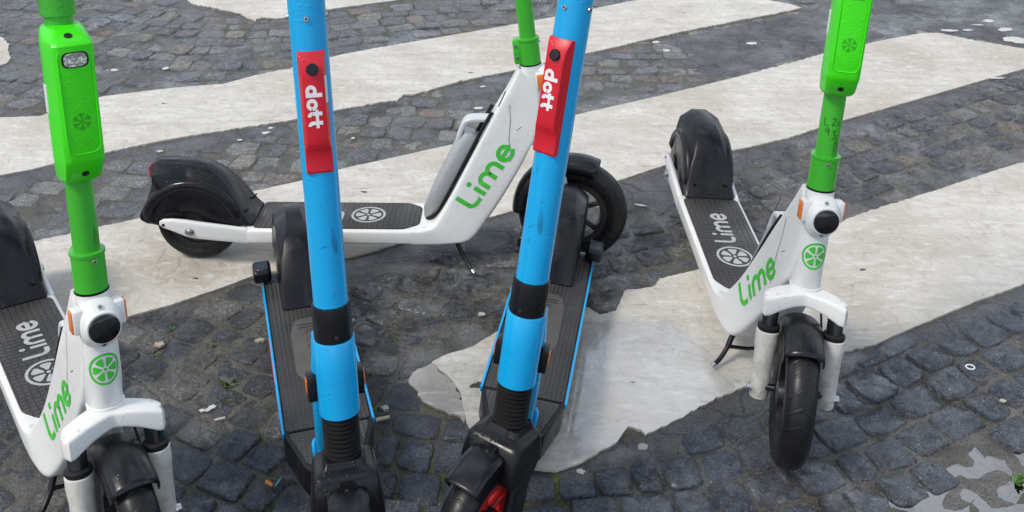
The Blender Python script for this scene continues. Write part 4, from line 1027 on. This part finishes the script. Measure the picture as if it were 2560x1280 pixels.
    for s in (-1, 1):
        b = B(); rings = []
        for sv, o, hx, hy, y in ((-.100, .018, .030, .012, .046), (-.140, .026, .026, .011, .050), (-.180, .036, .022, .0105, .0515), (-.222, .048, .020, .010, .052), (-.246, .050, .012, .008, .052)):
            rings.append([DF @ Vector((o + a, s * y + c_, sv)) for a, c_ in sq(hx, hy, 4, 16)])
        b.add(*loft(rings)); bl = part('fork_blade', b, 'black', steer=True)
        b = B(); q = DF @ Vector((.050, s * .063, -.2218)); b.add(*lathe([(.010, -.002), (.010, .004), (.006, .005), (.006, .009)], 16), T=Tr(*q) @ Rx(-90 * s)); part('axle_nut', b, 'metal', bl)
    ax_ = DF @ Vector((.050, 0, -.2218)); rad = ax_.z
    fw = wheel('front_wheel', root, tuple(ax_), rad, .060, .076, 5, M['redrim']); STEER.add(fw.name)
    b = B(); rows = []
    for i in range(23):
        a = R(60 + 52 * i / 22); row = []
        for j in range(13):
            t = R(-90 + 15 * j); rr = rad + .014 + .013 * max(0, math.cos(t)) ** .6
            if abs(math.sin(t)) > .99: rr = rad - .008
            row.append((ax_.x + rr * math.cos(a), .034 * math.sin(t), ax_.z + rr * math.sin(a)))
        rows.append(row)
    n = 13; b.add([q for r in rows for q in r], [(i * n + j, i * n + j + 1, (i + 1) * n + j + 1, (i + 1) * n + j) for i in range(22) for j in range(n - 1)])
    ff = part('front_fender', b, 'gloss', steer=True); sm = ff.modifiers.new('thickness', 'SOLIDIFY'); sm.thickness = .003; sm.offset = -1
    # fender bracket: small trapezoid plate with a bolt on the crown's face
    b = B(); n_ = 0
    tr = roundpoly([(-.024, -.096), (.024, -.096), (.013, -.068), (-.013, -.068)], .004)
    rings = [[DF @ Vector((o, y, s)) for y, s in tr] for o in (.054, .0635)]; b.add(*loft(rings)); bk = part('fender_bracket', b, 'black', steer=True)
    screw('screw', bk, DF @ Tr(.0635, 0, -.079) @ Ry(90), .0042, 'darkmetal')
    return root
blue = make_blue()
blue2 = copy_tree(blue)
for o, (x, y, yaw, lean, st), lab in ((blue, (-.2605, 1.2689, -73.1349, -.4834, -3.79), 'blue electric scooter left of the two, with white sticker beside its red panel'),
                                      (blue2, (-.0454, 1.3536, -100.0544, -6.3618, -24.0), 'blue electric scooter right of the two, its front wheel turned to show a red rim')):
    o.location = (x, y, 0); o.rotation_euler = (R(lean), 0, R(yaw)); apply_steer(o, DF, st)
    tag(o, lab, 'scooter', 'blue scooters')
for root_, marks in ((blue, ((-.35, .33, .030, .3), (.15, .245, .02, 1.2), (.5, .30, .012, .9), (-.1, .40, .010, 2.2))), (blue2, ((-.2, .325, .035, .5), (-.05, .30, .012, 1.7), (.3, .37, .016, .8), (.0, .27, .010, 2.6), (-.3, .42, .02, 1.3)))):
    st_ = [c for c in root_.children if c.name.startswith('stem')][0]; bb = B()
    for a0, s0, L, sl in marks:
        for q in range(1):
            v, f = stroke([(a0 * .0277 + .003 * q, s0 + .004 * q), (a0 * .0277 + .003 * q + math.cos(sl) * L * .35, s0 + .004 * q + math.sin(sl) * L * .5)], .0009 + .0005 * q, .003)
            bb.add([DF @ Vector((.0280 * math.cos(p.x / .0277), .0280 * math.sin(p.x / .0277), p.y)) for p in v], f)
    bb.make('scuff', M['scuffblue'], st_, None)
pan = [c for c in blue.children if c.name.startswith('badge_panel')][0]
q4 = [(.0275, .0204, s) for s in (.566, .607)] + [(.0372, .0170, s) for s in (.607, .566)]
b = B(); b.add([DF @ Vector(q) for q in q4] + [DF @ Vector((o - .0008, y - .0015, s)) for o, y, s in q4], [(0, 1, 2, 3), (0, 4, 5, 1), (1, 5, 6, 2), (2, 6, 7, 3), (3, 7, 4, 0)]); b.make('sticker', M['sticker'], pan)
dk = [c for c in blue.children if c.name.startswith('deck')][0]
b = B(); b.add(*rbox((-.565, -.0895, .1195), (.075, .0012, .0060), .0005, 1)); b.make('red_edge_strip', M['red'], dk)

# ================================================================ LITTER AND WEEDS
def at(u, v, z=0.0):
    p = ground_pt(u, v, z); return Vector((p.x, p.y, z))
def flake_obj(name, u, v, L, W, ang, m, lab, cat, group=None, z=.0035, th=.0012, seed=0):
    r = random.Random(int(u * 7 + v)); c = at(u, v, z); n = 14; P = []
    for j in range(n):
        a = 2 * math.pi * j / n; k = r.uniform(.62, 1.15); P.append(Vector((L * .5 * k * math.cos(a), W * .5 * k * math.sin(a), 0)))
    Rm = Matrix.Rotation(R(ang), 3, 'Z'); Rt = Matrix.Rotation(R(r.uniform(-5, 5)), 3, 'X')
    P = [Rm @ (Rt @ p) for p in P]
    v_ = [p * 1.0 + Vector((0, 0, -th)) for p in P] + [p * .94 + Vector((0, 0, th * .6 + r.uniform(0, .0008))) for p in P] + [Vector((0, 0, th))]
    f = [(j, (j + 1) % n, n + (j + 1) % n, n + j) for j in range(n)] + [(n + j, n + (j + 1) % n, 2 * n) for j in range(n)]
    o = mesh_obj(name, v_, f, m, None, True, 40); o.location = c; return tag(o, lab, cat, group)
def stick(name, u, v, L, r, ang, m, lab, cat, z=None, part=None):
    c = at(u, v, .004); d = Vector((math.cos(R(ang)), math.sin(R(ang)), 0)); z = z or r + .002
    b = B(); b.add(*tube([d * (-L / 2) + Vector((0, 0, z)), d * (-L * .2) + Vector((0, 0, z + .0006)), d * (L * .2) + Vector((0, 0, z)), d * (L / 2) + Vector((0, 0, z))], [r, r * 1.04, r * .96, r], 12))
    o = b.make(name, m); o.location = (c.x, c.y, 0)
    if part:
        b = B(); b.add(*tube([d * (L / 2) + Vector((0, 0, z)), d * (L / 2 + part) + Vector((0, 0, z))], [r * 1.01, r * .8], 12)); b.make('burnt_end', M['gum'], o)
    return tag(o, lab, cat)
stick('cigarette_filter', 674, 1211, .018, .0042, -35, M['filter'], 'orange cigarette filter on the setts left of the blue scooter', 'litter')
stick('cigarette_butt', 955, 1049, .026, .0042, 20, M['paper'], 'pale cigarette butt beside a pebble, right of the left blue scooter', 'litter', part=.004)
stick('cigarette_end', 550, 1048, .022, .0026, 25, M['flake'], 'thin grey rolled end next to the pale paper scrap', 'litter')
flake_obj('plastic_strip', 695, 1206, .004, .030, -15, M['teal'], 'teal plastic sliver next to the orange filter', 'litter')
flake_obj('paper_scrap', 527, 1020, .014, .030, -42, M['flake'], 'torn pale paper scrap on the setts near the left scooter', 'litter')
flake_obj('paper_crumb', 505, 1026, .014, .009, 0, M['flake'], 'tiny white paper crumb left of the torn scrap', 'litter')
flake_obj('dry_leaf', 398, 861, .026, .022, 15, M['leaf'], 'curled pale leaf on the setts beside the left stripe', 'leaf', None, .004, .003)
flake_obj('leaf_curl', 650, 851, .026, .012, 10, M['leaf'], 'dry curled leaf touching the deck edge of the left blue scooter', 'leaf', None, .005, .003)
flake_obj('pebble', 963, 1021, .018, .016, 0, M['pebble'], 'round white pebble by the cigarette butt', 'pebble', None, .003, .004)
GUM = ['large round pale gum spot just below the edge of the nearest stripe', 'oval pale gum spot left of the large round one', 'bright oval gum spot on the setts at far right', 'small gum spot nearest the ring at right', 'faint gum spot close to the right picture edge', 'pale gum spot on the setts between the blue scooters']
for i, (u, v, L, W, a) in enumerate(((1607, 1117, .027, .026, 0), (1452, 1179, .022, .018, -20), (2366, 972, .022, .013, -30), (2338, 886, .019, .015, -20), (2508, 1002, .016, .012, -30), (1205, 785, .020, .016, 10))):
    flake_obj('gum_spot', u, v, L, W, a, M['gum'], GUM[i], 'gum', 'trodden gum spots', .0030, .0012)
CHIP = ['white paint chip behind the rear fender of the side-on scooter', 'smaller white chip touching the one behind the rear fender', 'wide white paint chip on dark ground between the two far stripes', 'white chip on the setts right of the green control box', 'white chip second to the right of the green control box', 'paint chip below the far stripe edge, right of the right blue stem', 'white chip on the setts above the battery handle', 'paint chip hard against the lower edge of the far stripe',
        'topmost chip of the scattered paint at the upper right corner', 'thin chip left of the scattered paint in the upper right corner', 'large chip in the middle of the upper right scatter', 'largest paint chip at the right picture edge near the top', 'flat chip just above the right end of the middle stripe', 'narrow chip between the upper right scatter and the stripe end', 'pale bar-shaped chip right of the side-on front wheel', 'tiny chip left of the left blue stem above the middle stripe', 'long sliver along the lower edge of the far stripe', 'tiny chip just right of the left blue stem', 'small chip above the rear fender of the side-on scooter', 'small chip above the white neck of the side-on scooter', 'tiny chip near the deck of the side-on scooter', 'long chip under the right end of the middle stripe', 'chip on dark wet ground left of the white head tube', 'pale chip at the upper edge of the far stripe near the box', 'flat chip at the left picture edge above the far stripe']
for i, (u, v, L, W, a) in enumerate(((664, 332, .034, .020, 15), (676, 320, .022, .013, 25), (1880, 108, .055, .030, 0), (285, 175, .030, .026, 0), (415, 170, .026, .030, 10), (1667, 126, .034, .026, 0), (1198, 270, .034, .022, 0), (1640, 105, .035, .028, 15),
                      (2472, 52, .07, .03, 10), (2445, 62, .06, .018, -5), (2512, 74, .085, .04, 8), (2543, 100, .11, .07, -12), (2372, 76, .08, .03, 0), (2420, 75, .05, .018, 5), (1602, 513, .040, .013, -20), (600, 350, .02, .012, 0), (535, 322, .05, .008, 12), (883, 345, .016, .013, 0), (400, 378, .026, .012, 0), (1280, 290, .02, .014, 0), (905, 500, .015, .01, 0), (2490, 195, .07, .014, 5), (1208, 216, .024, .018, 20), (320, 295, .03, .02, 0), (60, 297, .06, .02, 0))):
    flake_obj('paint_flake', u, v, L, W, a, M['flake'], CHIP[i], 'paint chip', 'loose paint chips', .0045, .0010)
# ring pull
c = at(2425, 920, .004); b = B(); pts = [Vector((.0095 * math.cos(a / 16 * 2 * math.pi), .0085 * math.sin(a / 16 * 2 * math.pi), .003)) for a in range(17)]; b.add(*tube(pts, .0016, 8))
o = b.make('ring_pull', M['wtext']); o.location = c; tag(o, 'small white ring lying on the wet setts at right', 'ring')
# weeds in the joints
def weed(u, v, s, lab, n=16):
    c = at(u, v, -.008); r = random.Random(int(u + v * 3)); b = B()
    for k in range(n):
        a = r.uniform(0, 2 * math.pi); L = s * r.uniform(.5, 1.1); el = r.uniform(.25, 1.1); d = Vector((math.cos(a) * math.cos(el), math.sin(a) * math.cos(el), math.sin(el))); t = Vector((-math.sin(a), math.cos(a), 0))
        o0 = Vector((r.gauss(0, s * .25), r.gauss(0, s * .25), 0)); w_ = L * .22
        p0, p1, p2 = o0, o0 + d * L * .55 + Vector((0, 0, .002)), o0 + d * L
        b.add([p0 - t * w_ * .3, p0 + t * w_ * .3, p1 + t * w_, p1 + d * L * .1, p1 - t * w_, p2], [(0, 1, 2, 3), (0, 3, 4), (3, 2, 5), (4, 3, 5)])
    o = b.make('weed', M['weed']); o.location = c; return tag(o, lab, 'weed', 'weeds between the setts')
WEEDS = [(572, 967, .022, 'leafy weed between setts right of the left scooter, upper middle'), (405, 1065, .026, 'largest weed beside the front fork of the left scooter'), (525, 1072, .02, 'weed just below the torn paper scrap'), (395, 895, .018, 'weed below the pale leaf near the left scooter'), (432, 828, .016, 'topmost weed near the left end of the middle stripe'),
         (950, 1033, .020, 'weed between the pebble and the cigarette butt'), (585, 1195, .016, 'weed low in the picture left of the orange filter'), (575, 1010, .014, 'tiny weed right of the torn paper scrap'), (790, 1150, .016, 'weed at the front corner of the left blue deck'), (2540, 1203, .024, 'green weed tuft in the puddle at lower right'), (900, 985, .016, 'weed hidden beside the left blue deck edge'), (530, 870, .014, 'small weed halfway between pale leaf and blue deck')]
for u, v, s, lab in WEEDS: weed(u, v, s, lab)
# moss: short blades along the joints, far too many to count
r = random.Random(3); b = B()
for k in range(5200):
    u, v = r.uniform(330, 1020), r.uniform(760, 1290)
    p = ground_pt(u, v)
    if noise.noise(Vector((p.x * 7, p.y * 7, 1.5))) < .05 or in_paint(p.x, p.y): continue
    z = bed_z(p.x, p.y)
    for q in range(2):
        a = r.uniform(0, 6.28); L = r.uniform(.002, .0055); d = Vector((math.cos(a) * .7, math.sin(a) * .7, .8)) * L; t = Vector((-math.sin(a), math.cos(a), 0)) * L * .3
        o0 = Vector((p.x + r.gauss(0, .004), p.y + r.gauss(0, .004), z - .0005)); b.add([o0 - t, o0 + t, o0 + d], [(0, 1, 2)])
tag(b.make('moss', M['mossm']), 'short green moss growing in the joints of the near setts', 'moss', None, 'stuff')
